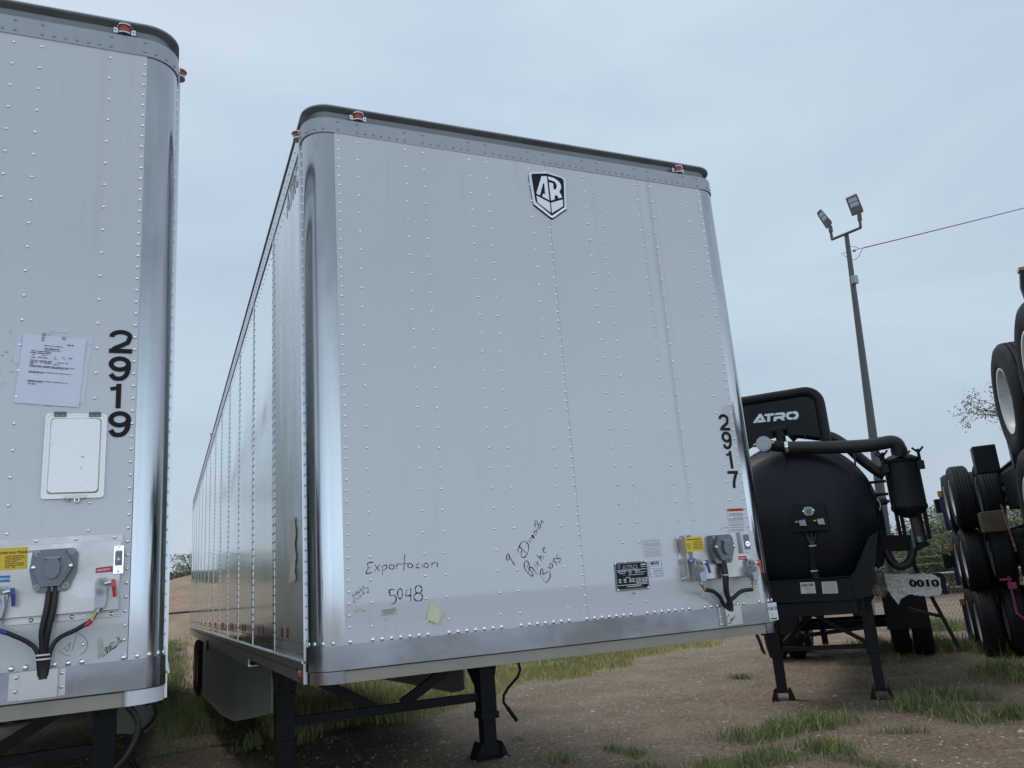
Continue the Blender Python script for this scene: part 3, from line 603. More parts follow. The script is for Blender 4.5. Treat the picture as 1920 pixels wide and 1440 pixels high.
def semi_trailer(name_label, ox, oy, oz, white, skirt_ok=True):
    t = thing('semi_trailer', name_label, 'trailer', (ox, oy, oz), 0, 'white box semi trailers parked side by side')
    # front sheets with rivet rows
    b = MB(); b.box(PA-.002, 1.354, -.0032, .01, ZB, ZT+.01, white); b.box(1.354, W_-PA-.004, -.002, .01, ZB, ZT+.01, white)
    b.box(1.3535, 1.3545, -.0034, -.0018, ZB, ZT, 'print')
    for x in DENSE:
        z = 1.365
        while z < 3.80: b.rivet(x+random.uniform(-.001, .001), -.0032, z, .0064); z += .0504
    for x in SPARSE:
        z = 1.361
        while z < 3.80: b.rivet(x+random.uniform(-.001, .001), -.0032, z+random.uniform(-.001, .001), .0062); z += .1012
    for g0, g1 in GROUPS:
        for k in range(7): b.rivet(g0+(g1-g0)*k/6, -.0032, 1.303, .0100)
    for x in (.163, XR_): b.rivet(x, -.0032, 1.303, .0098)
    b.build('front_panel', t)
    # rounded polished corner posts
    for side in (0, 1):
        b = MB(); p = upath(0, .16, 14, left=not side, right=bool(side))
        if side: p = [(W_-PA-.01, 0, 0, -1)]+p
        else: p = p+[(PA+.01, 0, 0, -1)]
        b.sweep(p, [(0, ZB-.01), (0, ZT+.01)], 'polished')
        for k, (x, y, nx, ny) in enumerate(p):
            pass
        for a in (12, 32, 52, 72):
            a = R_(a); x, y = RC-RC*math.cos(a), RC-RC*math.sin(a)
            if side: b.rivet(W_-x, y, 1.303, .009, n=(math.cos(a), -math.sin(a), 0))
            else: b.rivet(x, y, 1.303, .009, n=(-math.cos(a), -math.sin(a), 0))
        z = 1.32
        while z < 3.8: b.rivet(W_ if side else 0, .135, z, .006, n=(1 if side else -1, 0, 0)); z += .05
        sx = (W_, W_+.014) if side else (-.014, 0); b.box(*sx, .152, .166, 1.234, 3.82, 'siderail')
        b.build('corner_post', t)
    # bands round the top
    b = MB(); p = upath(0, .17); b.sweep(p, [(0, ZT), (.006, ZT), (.006, ZBAND), (0, ZBAND)], 'alu')
    for g0, g1 in GROUPS:
        for k in range(7): b.rivet(g0+(g1-g0)*k/6, -.0062, 3.848, .0078, 'alu')
        b.rivet(g0, -.0062, 3.896, .0078, 'alu'); b.rivet(g1, -.0062, 3.896, .0078, 'alu')
    for x in (.163, XR_): b.rivet(x, -.0062, 3.848, .0078, 'alu'); b.rivet(x, -.0062, 3.896, .0078, 'alu')
    for a in (5, 30, 52, 72):
        a = R_(a)
        for s_ in (0, 1):
            x, y = RC-(RC+.006)*math.cos(a), RC-(RC+.006)*math.sin(a); b.rivet(W_-x if s_ else x, y, 3.848, .0075, 'alu', n=(math.cos(a)*(1 if s_ else -1), -math.sin(a), 0))
    b.build('upper_rail', t)
    b = MB(); p = upath(0, L_, 10)
    b.sweep(p, [(0, ZBAND), (-.03, ZBAND+.008), (-.038, ZBAND+.03), (-.03, ZBAND+.056), (.002, ZBAND+.066), (.006, ZBAND+.07), (.006, ZBAND+.074)], 'darkrail')
    b.sweep(p, [(.006, ZBAND+.074), (.006, ZROOF), (-.03, ZROOF+.004)], 'siderail'); b.build('roof_rail', t)
    b = MB(); n = 12
    for i in range(n):
        x0, x1 = W_*i/n+.0, W_*(i+1)/n
        z0, z1 = ZROOF+.02*math.sin(PI*i/n), ZROOF+.02*math.sin(PI*(i+1)/n)
        y0 = .03 if 0 < i < n-1 else .09
        b.add([(x0, y0, z0), (x1, y0, z1), (x1, L_, z1), (x0, L_, z0)], [(0, 1, 2, 3)], 'whiteflap', True)
    b.build('roof', t)
    # bottom rail, polished, wraps the corners and reaches lower there; sill between
    b = MB(); p = upath(0, .16, 12); b.sweep(p, [(0, ZB), (.007, ZB), (.008, 1.188), (.004, 1.184), (-.004, 1.184)], 'railmetal')
    for s_ in (0, 1):
        p = upath(0, .16, 12, left=not s_, right=bool(s_)); p = [(W_-PA+.01, 0, 0, -1)]+p if s_ else p+[(PA-.01, 0, 0, -1)]
        b.sweep(p, [(.0035, 1.186), (.0035, 1.133), (-.002, 1.133)], 'railmetal' if oy == 0 else 'whiteflap')
    b.build('bottom_rail', t)
    b = MB(); b.box(PA-.008, W_-PA+.008, .004, .10, 1.133, 1.182, 'sill'); b.build('front_sill', t)
    # side walls
    b0 = 1.293
    ys = [.166]+[b0+1.219*k for k in range(13)]
    for k in range(13):
        y0, y1 = ys[k], ys[k+1]-.001
        b = MB(); m = 'dullside' if k == 0 else 'mirror'
        # slightly oil-canned sheet
        nn = 9; nz_ = 7; vs = []
        for j in range(nz_):
            for i in range(nn):
                yy = y0+(y1-y0)*i/(nn-1); zz = 1.234+(3.80-1.234)*j/(nz_-1); e = 0 if i in (0, nn-1) or j in (0, nz_-1) else random.uniform(-.0012, .0012)
                vs.append((-.004+e, yy, zz))
        b.add(vs, [(j*nn+i, (j+1)*nn+i, (j+1)*nn+i+1, j*nn+i+1) for j in range(nz_-1) for i in range(nn-1)], m, True)
        b.box(-.0075, -.004, y1-.035, y1+.03, 1.236, 3.798, 'ribmetal')
        z = 1.34
        while z < 3.78:
            for yo in (-.048, .022): b.rivet(-.0075 if yo > 0 else -.005, y1+yo, z, .0052, 'castdark', n=(-1, 0, 0), seg=6)
            z += .0508
        for zz in (1.262, 1.306):
            yy = y0+.04
            while yy < y1-.06: b.rivet(-.005, yy, zz, .0042, 'castdark', n=(-1, 0, 0), seg=5); yy += .051
        yy = y0+.05
        while yy < y1-.04: b.rivet(-.005, yy, 3.72, .005, 'castdark', n=(-1, 0, 0), seg=5); yy += .09
        b.build('side_panel', t)
        b = MB(); b.box(-.0062, -.0052, y0+.52, y0+.61, 1.318, 1.368, 'redtape'); b.box(-.0062, -.0052, y0+.62, y0+.71, 1.318, 1.368, 'whitetape'); b.box(-.0062, -.0052, y0+.72, y0+.81, 1.318, 1.368, 'redtape'); b.build('reflective_tape', t)
    b = MB(); b.box(W_-.002, W_+.003, .166, L_, 1.234, 3.80, 'mirror')
    for k in range(13): b.box(W_+.003, W_+.010, ys[k+1]-.03, ys[k+1]+.03, 1.236, 3.798, 'siderail')
    z = 1.32
    while z < 3.78: b.rivet(W_+.003, .21, z, .006, n=(1, 0, 0), seg=6); z += .1
    b.build('right_side_wall', t)
    for s_ in (0, 1):
        b = MB(); X = lambda a, c: (W_-c, W_-a) if s_ else (a, c)
        b.box(*X(-.010, .02), .166, L_, 3.80, ZBAND-.001, 'siderail'); yy = .3
        while yy < 16 and not s_: b.rivet(-.010, yy, 3.86, .005, 'castdark', n=(-1, 0, 0), seg=5); yy += .08
        b.build('top_side_rail', t)
        b = MB(); b.box(*X(-.014, .05), .162, L_, 1.133, 1.233, 'siderail'); b.box(*X(-.022, .05), .162, L_, 1.222, 1.230, 'siderail')
        yy = .35
        while yy < 16 and not s_: b.box(-.0155, -.012, yy, yy+.028, 1.180, 1.192, 'vinyl'); yy += .105
        yy = .3
        while yy < 16 and not s_: b.rivet(-.022, yy, 1.226, .004, 'castdark', n=(-1, 0, 0), seg=5); yy += .06
        b.build('base_rail', t)
        if s_: continue
        b = MB(); b.box(*X(-.01, .06), 2.75, L_, 1.075, 1.131, 'siderail'); b.box(*X(0, .06), 2.6, 2.75, 1.09, 1.131, 'black'); b.build('lower_flange', t)
    b = MB(); b.box(.03, W_-.03, .12, L_-.02, 1.20, 1.24, 'wood'); y = .3
    while y < L_: b.box(.05, W_-.05, y, y+.05, 1.145, 1.20, 'black'); y += .32
    b.box(.3, W_-.3, .15, 1.9, 1.14, 1.19, 'black'); b.build('floor', t)
    b = MB(); b.box(0, W_, L_-.05, L_, 1.05, 3.96, 'siderail')
    for x in (.06, 1.31): b.box(x, x+1.22, L_, L_+.03, 1.2, 3.8, 'whiteflap')
    b.build('rear_frame', t)
    b = MB(); b.box(.4, W_-.4, L_-.12, L_-.02, .48, .58, 'black')
    for x in (.6, W_-.7): b.box(x, x+.1, L_-.1, L_-.02, .58, 1.1, 'black')
    b.build('rear_guard', t)
    # landing gear
    yl = 3.78; LX = (.38, 2.21)
    for x in LX:
        b = MB(); b.box(x-.075, x+.075, yl-.085, yl+.085, .36, 1.10, 'black'); b.box(x-.088, x+.088, yl-.10, yl+.10, .34, .40, 'black'); b.cyl((x, yl-.085, .93), (x, yl-.12, .93), .06, 'black', 14)
        for bx_ in (-.05, .05):
            for bz_ in (.78, .84, 1.03): b.rivet(x+bx_, yl-.101, bz_, .012, 'black', h=.8, seg=6)
        b.box(x-.12, x+.12, yl-.14, yl+.14, .98, 1.10, 'black')
        b.prism([(x-.12, 1.0), (x-.075, .72), (x+.075, .72), (x+.12, 1.0)], yl-.10, yl-.088, 'black'); g = b.build('landing_leg', t, bevel=.004)
        c = MB(); c.box(x-.062, x+.062, yl-.07, yl+.07, .10-oz, .36, 'black'); c.build('inner_leg', g, bevel=.004)
        f = MB(); z0 = 0-oz; f.box(x-.16, x+.16, yl-.13, yl+.13, z0, z0+.016, 'black'); f.prism([(x-.15, z0+.016), (x-.10, z0+.14), (x-.085, z0+.14), (x-.085, z0+.016)], yl-.10, yl+.10, 'black'); f.prism([(x+.15, z0+.016), (x+.10, z0+.14), (x+.085, z0+.14), (x+.085, z0+.016)][::-1], yl-.10, yl+.10, 'black')
        f.box(x-.086, x+.086, yl-.075, yl-.06, z0+.016, z0+.12, 'black'); f.cyl((x-.1, yl, z0+.1), (x+.1, yl, z0+.1), .018, 'black', 10); f.build('foot', g, bevel=.003)
    b = MB(); b.bar((LX[0]+.07, yl, .53), (LX[1]-.07, yl, .53), .06, .075, 'black')
    b.bar((2.17, yl+.02, .98), (1.42, yl+.04, .55), .06, .085, 'black'); b.bar((.42, yl+.02, .98), (1.17, yl+.04, .55), .06, .085, 'black')
    b.bar((LX[1]-.02, yl+.05, .56), (LX[1]-.06, yl+.62, 1.08), .05, .05, 'black'); b.bar((LX[0], yl+.05, .56), (LX[0], yl+.62, 1.08), .05, .05, 'black')
    b.cyl((LX[0]+.05, yl-.04, .93), (LX[1]-.05, yl-.04, .93), .02, 'black', 8); b.build('leg_brace', t)
    b = MB(); b.cyl((LX[1]+.07, yl-.05, .86), (2.52, yl-.05, .86), .018, 'black', 8); b.box(2.48, 2.60, yl-.08, yl-.02, .795, .825, 'black'); b.cyl((2.52, yl-.05, .80), (2.52, yl-.05, .87), .014, 'black', 8)
    b.tube([(2.545, yl-.06, .80), (2.558, yl-.06, .73), (2.53, yl-.06, .67), (2.42, yl-.06, .58), (2.37, yl-.06, .52), (2.365, yl-.06, .46), (2.48, yl-.06, .29)], .014, 'black', 8); b.cyl((2.40, yl-.06, .41), (2.485, yl-.06, .285), .019, 'black', 8); b.build('crank_handle', t)
    # running gear
    for y in (12.75, 14.0):
        b = MB(); b.cyl((.35, y, .5), (W_-.35, y, .5), .065, 'black', 12); b.box(.75, .85, y-.5, y+.5, .6, .72, 'black'); b.box(W_-.85, W_-.75, y-.5, y+.5, .6, .72, 'black'); b.build('axle', t)
        for x, fl in ((.16, False), (.48, True), (W_-.48, False), (W_-.16, True)): add_wheel(t, x, y, .5-oz, fl)
    b = MB()
    for x in (.78, W_-.86): b.box(x, x+.08, 11.4, 15.4, .8, 1.09, 'black')
    for y in (11.5, 13.3, 15.2): b.box(.78, W_-.78, y, y+.1, .82, 1.0, 'black')
    b.build('bogie_frame', t)
    for s_ in (0, 1):
        b = MB(); pts = [(.345, 4.4), (.217, 4.9), (.108, 5.5), (.054, 6.5), (.04, 7.5), (.03, 9.0), (.03, 10.6)]
        low = [.55, .47, .395, .36, .34, .30, .25]
        def X(x): return W_-x if s_ else x
        vs = []
        for (x, y), z in zip(pts, low): vs += [(X(x), y, 1.09), (X(x), y, z), (X(x+.02), y, 1.09), (X(x+.02), y, z)]
        n = len(pts); fs = []
        for i in range(n-1): a = 4*i; c = 4*(i+1); fs += [(a, a+1, c+1, c), (a+2, c+2, c+3, a+3), (a+1, a+3, c+3, c+1), (a, c, c+2, a+2)]
        fs += [(0, 2, 3, 1), (4*n-4, 4*n-3, 4*n-1, 4*n-2)]
        b.add(vs, fs, 'skirt')
        if not s_:
            for y, z in ((6.6, .66), (7.3, .62), (8.0, .64)):
                b.box(.030, .036, y, y+.06, z, z+.01, 'print')
        b.build('side_skirt', t)
    b = MB(); b.box(-.035, -.012, 8.3, 8.38, 1.05, 1.11, 'amber'); b.box(-.03, .0, 8.28, 8.30, 1.0, 1.13, 'black'); b.build('side_reflector', t)
    b = MB(); b.rivet(-.016, .24, 1.168, .022, 'amber', n=(-1, 0, 0), h=.7, seg=10); b.build('corner_reflector', t)
    b = MB(); b.rivet(W_+.001, .22, 1.155, .014, 'amber', n=(1, 0, 0), h=.5, seg=10); b.build('corner_reflector', t)
    # lamps
    marker_lamp(t, TM(.273, .01, 3.943)); marker_lamp(t, TM(LAMPX, .01, 3.943))
    marker_lamp(t, TM(-.008, .20, 3.90, -PI/2)); marker_lamp(t, TM(W_+.008, .20, 3.90, PI/2)); marker_lamp(t, TM(-.012, 8.2, 3.93, -PI/2))
    return t

TA = semi_trailer('white box trailer with a shield emblem and handwriting, numbered 2917', 0, 0, 0, 'white_a')
OXL, OYL, OZL, LEAN = -3.170, -.31, .018, .008
PA = .119; XR_ = W_-PA-.015; DENSE = [.163, 1.347, XR_]; LAMPX = 2.372
TB = semi_trailer('white box trailer numbered 2919 at the left edge, with a metal hatch door', OXL, OYL, OZL, 'white_b')

# ================= marks on the trailer with the emblem
YI = -.0042
def ink(name, strokes, f, wd, parent, m='ink', y=YI):
    b = MB()
    for s in strokes:
        w2 = wd
        if isinstance(s[0], (int, float)): w2 = s[0]; s = s[1]
        b.ribbon([f(*p) for p in s], w2, y, m)
    return b.build(name, parent)
def loop(cx, cy, rx, ry, a0=0, a1=360, n=10): return [(cx+rx*math.cos(R_(a0+(a1-a0)*k/n)), cy+ry*math.sin(R_(a0+(a1-a0)*k/n))) for k in range(n+1)]
f7 = face(0, 0, 0, 4.174, 640, 960)
ink('handwriting', [[(250, 393), (205, 402), (208, 440), (192, 480), (242, 474)], [(206, 441), (236, 434)], [(262, 415), (297, 462)], [(302, 410), (256, 465)], [(318, 418), (322, 497)], [(318, 432), (345, 414), (356, 436), (324, 458)],
     loop(392, 430, 19, 18), [(425, 408), (433, 452)], [(430, 425), (442, 406), (458, 408)], [(495, 328), (486, 462)], [(455, 410), (522, 402)], loop(537, 420, 18, 17), [(556, 404), (562, 438)], [(608, 402), (586, 415), (586, 434), (612, 438)],
     [(628, 410), (632, 438)], loop(662, 418, 18, 17), [(704, 400), (708, 436)], [(706, 412), (730, 393), (748, 402), (750, 432)]], f7, .0042, TA)
ink('handwriting', [[(418, 607), (376, 612), (384, 655), (415, 652), (428, 682), (410, 716), (390, 718)], loop(458, 640, 19, 40), [(512, 605), (504, 655), (549, 650)], [(541, 595), (543, 697)], loop(603, 606, 27, 30), loop(600, 665, 34, 32)], f7, .0050, TA)
f18 = face(0, 0, 0, 18, 640, 1090)
ink('handwriting', [[(345, 420), (370, 540)], [(385, 400), (395, 500), (430, 490), (425, 450)], [(450, 310), (490, 490)], loop(512, 405, 22, 36), loop(572, 340, 18, 26), loop(585, 385, 20, 22), [(605, 205), (655, 355)],
     [(655, 235), (690, 225), (670, 310), (715, 290)], [(715, 180), (745, 170), (740, 260), (790, 225)], [(470, 560), (395, 600), (425, 730), (485, 670)], [(410, 660), (460, 630)], [(500, 570), (550, 615)], [(545, 540), (510, 620)],
     [(575, 535), (625, 605)], [(590, 545), (635, 475), (665, 510), (625, 545)], [(705, 340), (735, 450)], [(750, 330), (795, 440)], [(700, 400), (790, 360)], [(705, 440), (800, 405)], [(835, 260), (865, 215), (915, 265), (870, 395), (940, 345)]], f18, .0021, TA)
f10 = face(0, 0, 0, 10.286, 930, 960)
ink('handwriting', [[(232, 805), (200, 850), (210, 930), (240, 915), (255, 860), (232, 800), (262, 880), (360, 1028)], [(412, 800), (430, 700), (480, 600), (545, 567), (605, 610), (625, 690), (605, 780), (550, 870), (490, 865), (478, 800), (495, 735)],
     (.0052, [(440, 660), (500, 720), (570, 785)]), [(620, 540), (662, 600)], [(655, 500), (690, 555)], [(672, 520), (665, 490)], (.0050, [(700, 440), (690, 480), (735, 510), (715, 470), (700, 440)]), (.0046, [(740, 360), (728, 410), (770, 455)]), (.0042, [(775, 345), (765, 385), (800, 412)]),
     [(775, 300), (812, 370)], loop(832, 275, 24, 40), [(760, 275), (745, 270), (750, 170), (795, 190), (790, 240)], [(850, 190), (895, 250)], [(865, 205), (880, 170), (922, 212)],
     [(620, 1180), (640, 1060), (610, 960), (570, 942), (538, 1000), (550, 1090), (620, 1190), (705, 1240), (690, 1170), (635, 1090), (690, 1075), (745, 1150), (792, 1205)], (.0036, [(582, 1020), (628, 1110)]), [(735, 1010), (792, 1095)],
     [(815, 955), (785, 975), (800, 1020), (840, 1035)], (.0040, [(780, 828), (880, 945)]), [(845, 900), (850, 850), (908, 910)], [(892, 835), (922, 870)], [(872, 797), (878, 800)], (.0042, [(940, 670), (900, 720), (920, 780), (970, 778)]), (.0038, [(925, 745), (945, 690)]),
     (.0040, [(822, 1190), (955, 1372)]), [(955, 1372), (1030, 1280), (1035, 1180), (985, 1155), (905, 1200), (900, 1130), (880, 1095), (850, 1160), (860, 1210)], (.0040, [(995, 1065), (1052, 1138)]), [(1010, 1075), (1015, 1040)], (.0038, loop(1060, 1040, 26, 48)),
     (.0038, [(1145, 1035), (1165, 985), (1120, 960), (1090, 970), (1105, 910), (1130, 900), (1135, 950)]), [(1190, 828), (1155, 860), (1175, 900), (1230, 890), (1230, 940), (1205, 985)]], f10, .0043, TA)
f6 = face(0, 0, 0, 4.115, 1100, 900)
ink('pen_line', [[(1018, 386), (1050, 372), (1092, 362)], [(1088, 404), (1096, 388)]], f6, .002, TA)
b = MB()
for rr in (1.0, .55): b.ribbon([f6(*p) for p in loop(1258, 878, 34*rr, 38*rr, 0, 360, 20)], .0022, YI, 'note', False)
b.build('adhesive_ring', TA)
# numerals
b = MB(); stroke_digits(b, [('2', 2.331, 2.402, 2.267, 2.366), ('9', 2.333, 2.402, 2.157, 2.262), ('1', 2.340, 2.400, 2.045, 2.147), ('7', 2.339, 2.412, 1.934, 2.032)], -.0050, .0172); b.build('number_lettering', TA)
# stickers
def sticker(name, parent, q, rows=(), m='label', y=-.0036, th=.0005, extra=None):
    b = MB(); sheet(b, q, y, th, m); B = grid_doc(b, q, rows, y-th-.0003)
    if extra: extra(b, B, y-th-.0003)
    return b.build(name, parent)
def rects(b, B, y, L):
    for u0, u1, v0, v1, m in L:
        c = [B(u0, v0), B(u1, v0), B(u1, v1), B(u0, v1)]; b.add([(p[0], y, p[1]) for p in c], [(0, 3, 2, 1)], m)
sticker('warning_sticker', TA, [(2.299, 1.818), (2.414, 1.818), (2.404, 1.684), (2.297, 1.685)], [(v, .06, .94, .025) for v in (.2, .25, .3, .38, .43, .48, .56, .64, .70, .78, .86, .92)],
        extra=lambda b, B, y: (rects(b, B, y, [(0, 1, 0, .12, 'orange'), (.12, .88, .04, .08, 'ink')])))
sticker('certificate_sticker', TA, [(1.720, 1.675), (1.836, 1.676), (1.834, 1.579), (1.722, 1.579)], [(v, .05, .95, .022) for v in (.06, .14, .24, .29, .34, .42, .50, .58, .66, .72, .80, .86, .92)])
def blue_tag(b, B, y):
    rects(b, B, y, [(.15, .78, .06, .24, 'navy'), (0.02, .98, .02, .035, 'navy'), (.02, .98, .965, .98, 'navy'), (.02, .045, .02, .98, 'navy'), (.955, .98, .02, .98, 'navy')])
    O = B(.34, .19); b.text('ATRO', .011, (O[0], y-.0003, O[1]), 'textwhite')
sticker('inspection_sticker', TA, [(1.741, 1.560), (1.824, 1.562), (1.825, 1.478), (1.742, 1.477)], [(.32, .1, .8, .03, 'navy'), (.48, .1, .95, .03, 'navy'), (.62, .3, .9, .05, 'navy'), (.78, .1, .95, .03, 'navy'), (.9, .35, .85, .03, 'navy')], extra=blue_tag)
sticker('bar_code_tag', TA, [(1.612, 1.415), (1.651, 1.415), (1.651, 1.396), (1.612, 1.396)], [(.2, .15, .8, .15), (.5, .15, .9, .3)])
# data plate
b = MB(); b.prism([(1.530, 1.427), (1.536, 1.420), (1.724, 1.420), (1.730, 1.427), (1.732, 1.556), (1.726, 1.564), (1.540, 1.564), (1.534, 1.556)], -.0065, -.0034, 'castdark')
b.prism([(1.540, 1.430), (1.722, 1.430), (1.724, 1.556), (1.542, 1.556)], -.0075, -.006, 'vinyl')
q = [(1.541, 1.556), (1.724, 1.556), (1.722, 1.430), (1.539, 1.430)]
B = grid_doc(b, q, [(.30, .04, .32, .028, 'label'), (.30, .38, .52, .028, 'label'), (.30, .60, .76, .028, 'label'), (.37, .10, .28, .025, 'label'), (.37, .40, .5, .025, 'label'), (.36, .60, .95, .025, 'label'), (.45, .2, .3, .022, 'print'), (.45, .38, .9, .02, 'label'), (.54, .3, .45, .025, 'label')]+
     [(v, .05+u, .05+u+.09, .03, 'label') for v in (.60, .66, .72, .78) for u in (0, .16, .34, .44, .56, .66, .76, .86) if not (v > .75 and u < .5)]+[(.90, .32, .75, .03, 'label')], -.0078, 'label')
rects(b, B, -.0077, [(.02, .98, .255, .262, 'chrome'), (.02, .98, .845, .855, 'chrome'), (.28, .8, .875, .882, 'galv'), (.28, .8, .955, .962, 'galv'), (.28, .285, .875, .962, 'galv'), (.795, .8, .875, .962, 'galv'), (.82, .98, .05, .1, 'label'), (.82, .98, .15, .17, 'label')])
p = [B(*u) for u in ((.05, .03), (.14, .03), (.14, .15), (.095, .22), (.05, .15))]; b.add([(x, -.0079, z) for x, z in p], [tuple(range(5))], 'galv'); p = [B(*u) for u in ((.06, .045), (.13, .045), (.13, .145), (.095, .2), (.06, .145))]; b.add([(x, -.0081, z) for x, z in p], [tuple(range(5))], 'navy')
O = B(.20, .235); b.text('ATRO', .030, (O[0], -.0079, O[1]), 'galv', bold=.0012, xs=1.15, ux=(1, 0, .005)); b.text('ATRO', .030, (O[0], -.0083, O[1]), 'navy', bold=-.0004, xs=1.15)
for x, z in ((1.540, 1.558), (1.724, 1.560), (1.541, 1.427), (1.722, 1.428)): b.rivet(x, -.0066, z, .0062)
b.build('data_plate', TA)
# sticker on the polished corner, note and tape scraps
b = MB(); sheet(b, [(2.474, 1.291), (2.540, 1.291), (2.540, 1.197), (2.478, 1.197)], -.0075, .0006, 'label'); b.text('U6120', .026, (2.479, -.0085, 1.252), 'ink', bold=.0006); b.text('2', .022, (2.492, -.0085, 1.222), 'red'); b.box(2.484, 2.53, -.0086, -.0083, 1.203, 1.209, 'ink'); b.build('stock_tag', TA)
fz = f7
b = MB(); nq = [fz(*p) for p in ((692, 706), (742, 745), (782, 792), (744, 874), (664, 840), (676, 775))]
vs = [(x, -.006-.012*(k in (2, 3))-.002*k % .005, z) for k, (x, z) in enumerate(nq)]; cx, cz = np.mean(nq, 0); vs.append((cx, -.010, cz)); b.add(vs, [(k, (k+1) % 6, 6) for k in range(6)], 'note'); b.add([(x, y+.0006, z) for x, y, z in vs], [((k+1) % 6, k, 6) for k in range(6)], 'note')
o = b.build('paper_note'); tag(o, 'small pale yellow crumpled note stuck low on the white trailer front below the number 5048', 'note')
b = MB(); sheet(b, [fz(310, 765), fz(430, 745), fz(432, 800), fz(312, 818)], -.0036, .0005, 'tape'); grid_doc(b, [fz(310, 765), fz(430, 745), fz(432, 800), fz(312, 818)], [(.2, .1, .9, .12), (.55, .15, .8, .12)], -.0044); b.build('tape_scrap', TA)
b = MB()
for q in (((100, 770), (150, 755), (145, 765), (110, 785)), ((140, 760), (185, 765), (190, 785), (165, 780)), ((335, 912), (355, 904), (352, 910), (338, 918)), ((400, 872), (425, 878), (424, 884), (402, 876)), ((342, 830), (350, 830), (350, 858), (343, 858))):
    sheet(b, [fz(*p) for p in q], -.0034, .0003, 'tape')
b.build('tape_residue', TA)
# painter's flap of masking film on the side panel
b = MB(); n = 14; vs = []
for k in range(n+1):
    z = 1.905-.315*k/n; y0 = .40+.02*math.sin(k*1.3)+.006*random.random(); y1 = .60+.02*math.sin(k*.9+1)
    for j in range(5): vs.append((-.007-.004*abs(math.sin(k*1.7+j*2.1))-.004*(k > 11), y0+(y1-y0)*j/4, z))
b.add(vs, [(k*5+j, k*5+j+1, (k+1)*5+j+1, (k+1)*5+j) for k in range(n) for j in range(4)], 'film', True); b.build('masking_strip', TA)
# silver lettering band high on the side
b = MB(); b.text('ATRO', .19, (-.0065, .66, 3.645), 'alu', ux=(0, -1, 0), uz=(0, 0, 1), bold=.004, xs=.9); b.build('side_lettering', TA)

# emblem: chrome rim, black field, pale pieces
fe = face(-.012, 0, 0, 13.09, 980, 310)
def ring_prism(b, outer, inner, y0, y1, m):
    n = len(outer); vs = [(x, y0, z) for x, z in outer]+[(x, y0-.001, z) for x, z in inner]+[(x, y1, z) for x, z in outer]+[(x, y1, z) for x, z in inner]
    fs = []
    for i in range(n): j = (i+1) % n; fs += [(i, n+i, n+j, j), (i, j, 2*n+j, 2*n+i), (n+i, 3*n+i, 3*n+j, n+j)]
    b.add(vs, fs, m)
outer = [(150, 235), (165, 195), (200, 168), (600, 160), (980, 290), (1030, 330), (1055, 400), (1076, 1060), (745, 1292), (690, 1280), (285, 960), (255, 900)]
inner = [(207, 250), (212, 225), (230, 211), (600, 206), (960, 322), (990, 350), (1003, 400), (1022, 1035), (720, 1240), (705, 1240), (335, 925), (305, 860)]
b = MB(); oo = [fe(*p) for p in outer]; ii = [fe(*p) for p in inner]; ring_prism(b, oo, ii, -.014, -.002, 'chrome'); em = b.build('shield_emblem', TA, bevel=.001)
b = MB(); b.prism([((x-1.365)*1.02+1.366, (z-3.645)*1.02+3.641) for x, z in oo][::-1], -.004, -.001, 'vinyl'); b.prism(ii[::-1], -.0105, -.002, 'vinyl'); b.build('backing', em)
b = MB()
for poly in ([(462, 268), (590, 268), (655, 855), (478, 762), (505, 695), (553, 712), (530, 442), (500, 442), (425, 735), (335, 690)],
             [(340, 745), (668, 915), (690, 1160), (370, 915)], [(697, 920), (985, 838), (988, 1005), (722, 1172)]):
    b.prism([fe(*p) for p in poly][::-1], -.0125, -.010, 'textwhite')
Rp = [(625, 275), (760, 310), (880, 390), (940, 480), (942, 570), (900, 645), (970, 785), (885, 810), (845, 735), (785, 740), (785, 835), (697, 865), (645, 415), (745, 445), (760, 600), (815, 585), (838, 530), (830, 460), (790, 400), (632, 345)]
b.prism([fe(*p) for p in Rp][::-1], -.0125, -.010, 'textwhite'); b.build('letters', em)

# connection box on the trailer with the emblem
b = MB(); yf = -.058
b.box(1.990, 2.415, yf, -.002, 1.446, 1.682, 'steelbox'); b.box(1.965, 1.990, -.035, -.002, 1.446, 1.682, 'steelbox'); b.box(1.930, 1.965, -.006, -.002, 1.446, 1.684, 'steelbox'); b.box(2.415, 2.44, -.006, -.0035, 1.446, 1.682, 'steelbox')
for z in (1.672, 1.565, 1.458): b.rivet(1.944, -.006, z, .0065)
CB = b.build('connection_box', TA, bevel=.004)
ff = face(yf, 0, 0, 4.115, 1100, 900)
sticker('wiring_sticker', CB, [ff(755, 443), ff(890, 436), ff(906, 546), ff(770, 556)], [(.14, .1, .9, .06, 'ink')]+[(v, .42, .95, .035, 'ink') for v in (.32, .42, .52, .62, .72, .82)]+[(v, .06, .3, .03, 'ink') for v in (.45, .55, .65, .75)], 'yellow', yf)
def lab(txt, q, m, parent, y, size, xs=1):
    b = MB(); sheet(b, q, y, .0005, m); x = (q[0][0]+q[3][0])/2+.004; z = (q[0][1]+q[3][1])/2-size*.36; u = np.array(q[1])-np.array(q[0]); b.text(txt, size, (x, y-.0009, z), 'textwhite', ux=(u[0], 0, u[1]), xs=xs, bold=.0002); b.build('colour_label', parent)
lab('SERVICE', [ff(788, 606), ff(843, 603), ff(847, 634), ff(793, 638)], 'blue', CB, yf, .012, .85)
lab('EMERGENCY', [ff(1168, 588), ff(1232, 585), ff(1236, 613), ff(1172, 617)], 'red', CB, yf, .0095, .85)
p = ff(1030, 530); socket(CB, p[0]-.005, yf, p[1], 1.0)
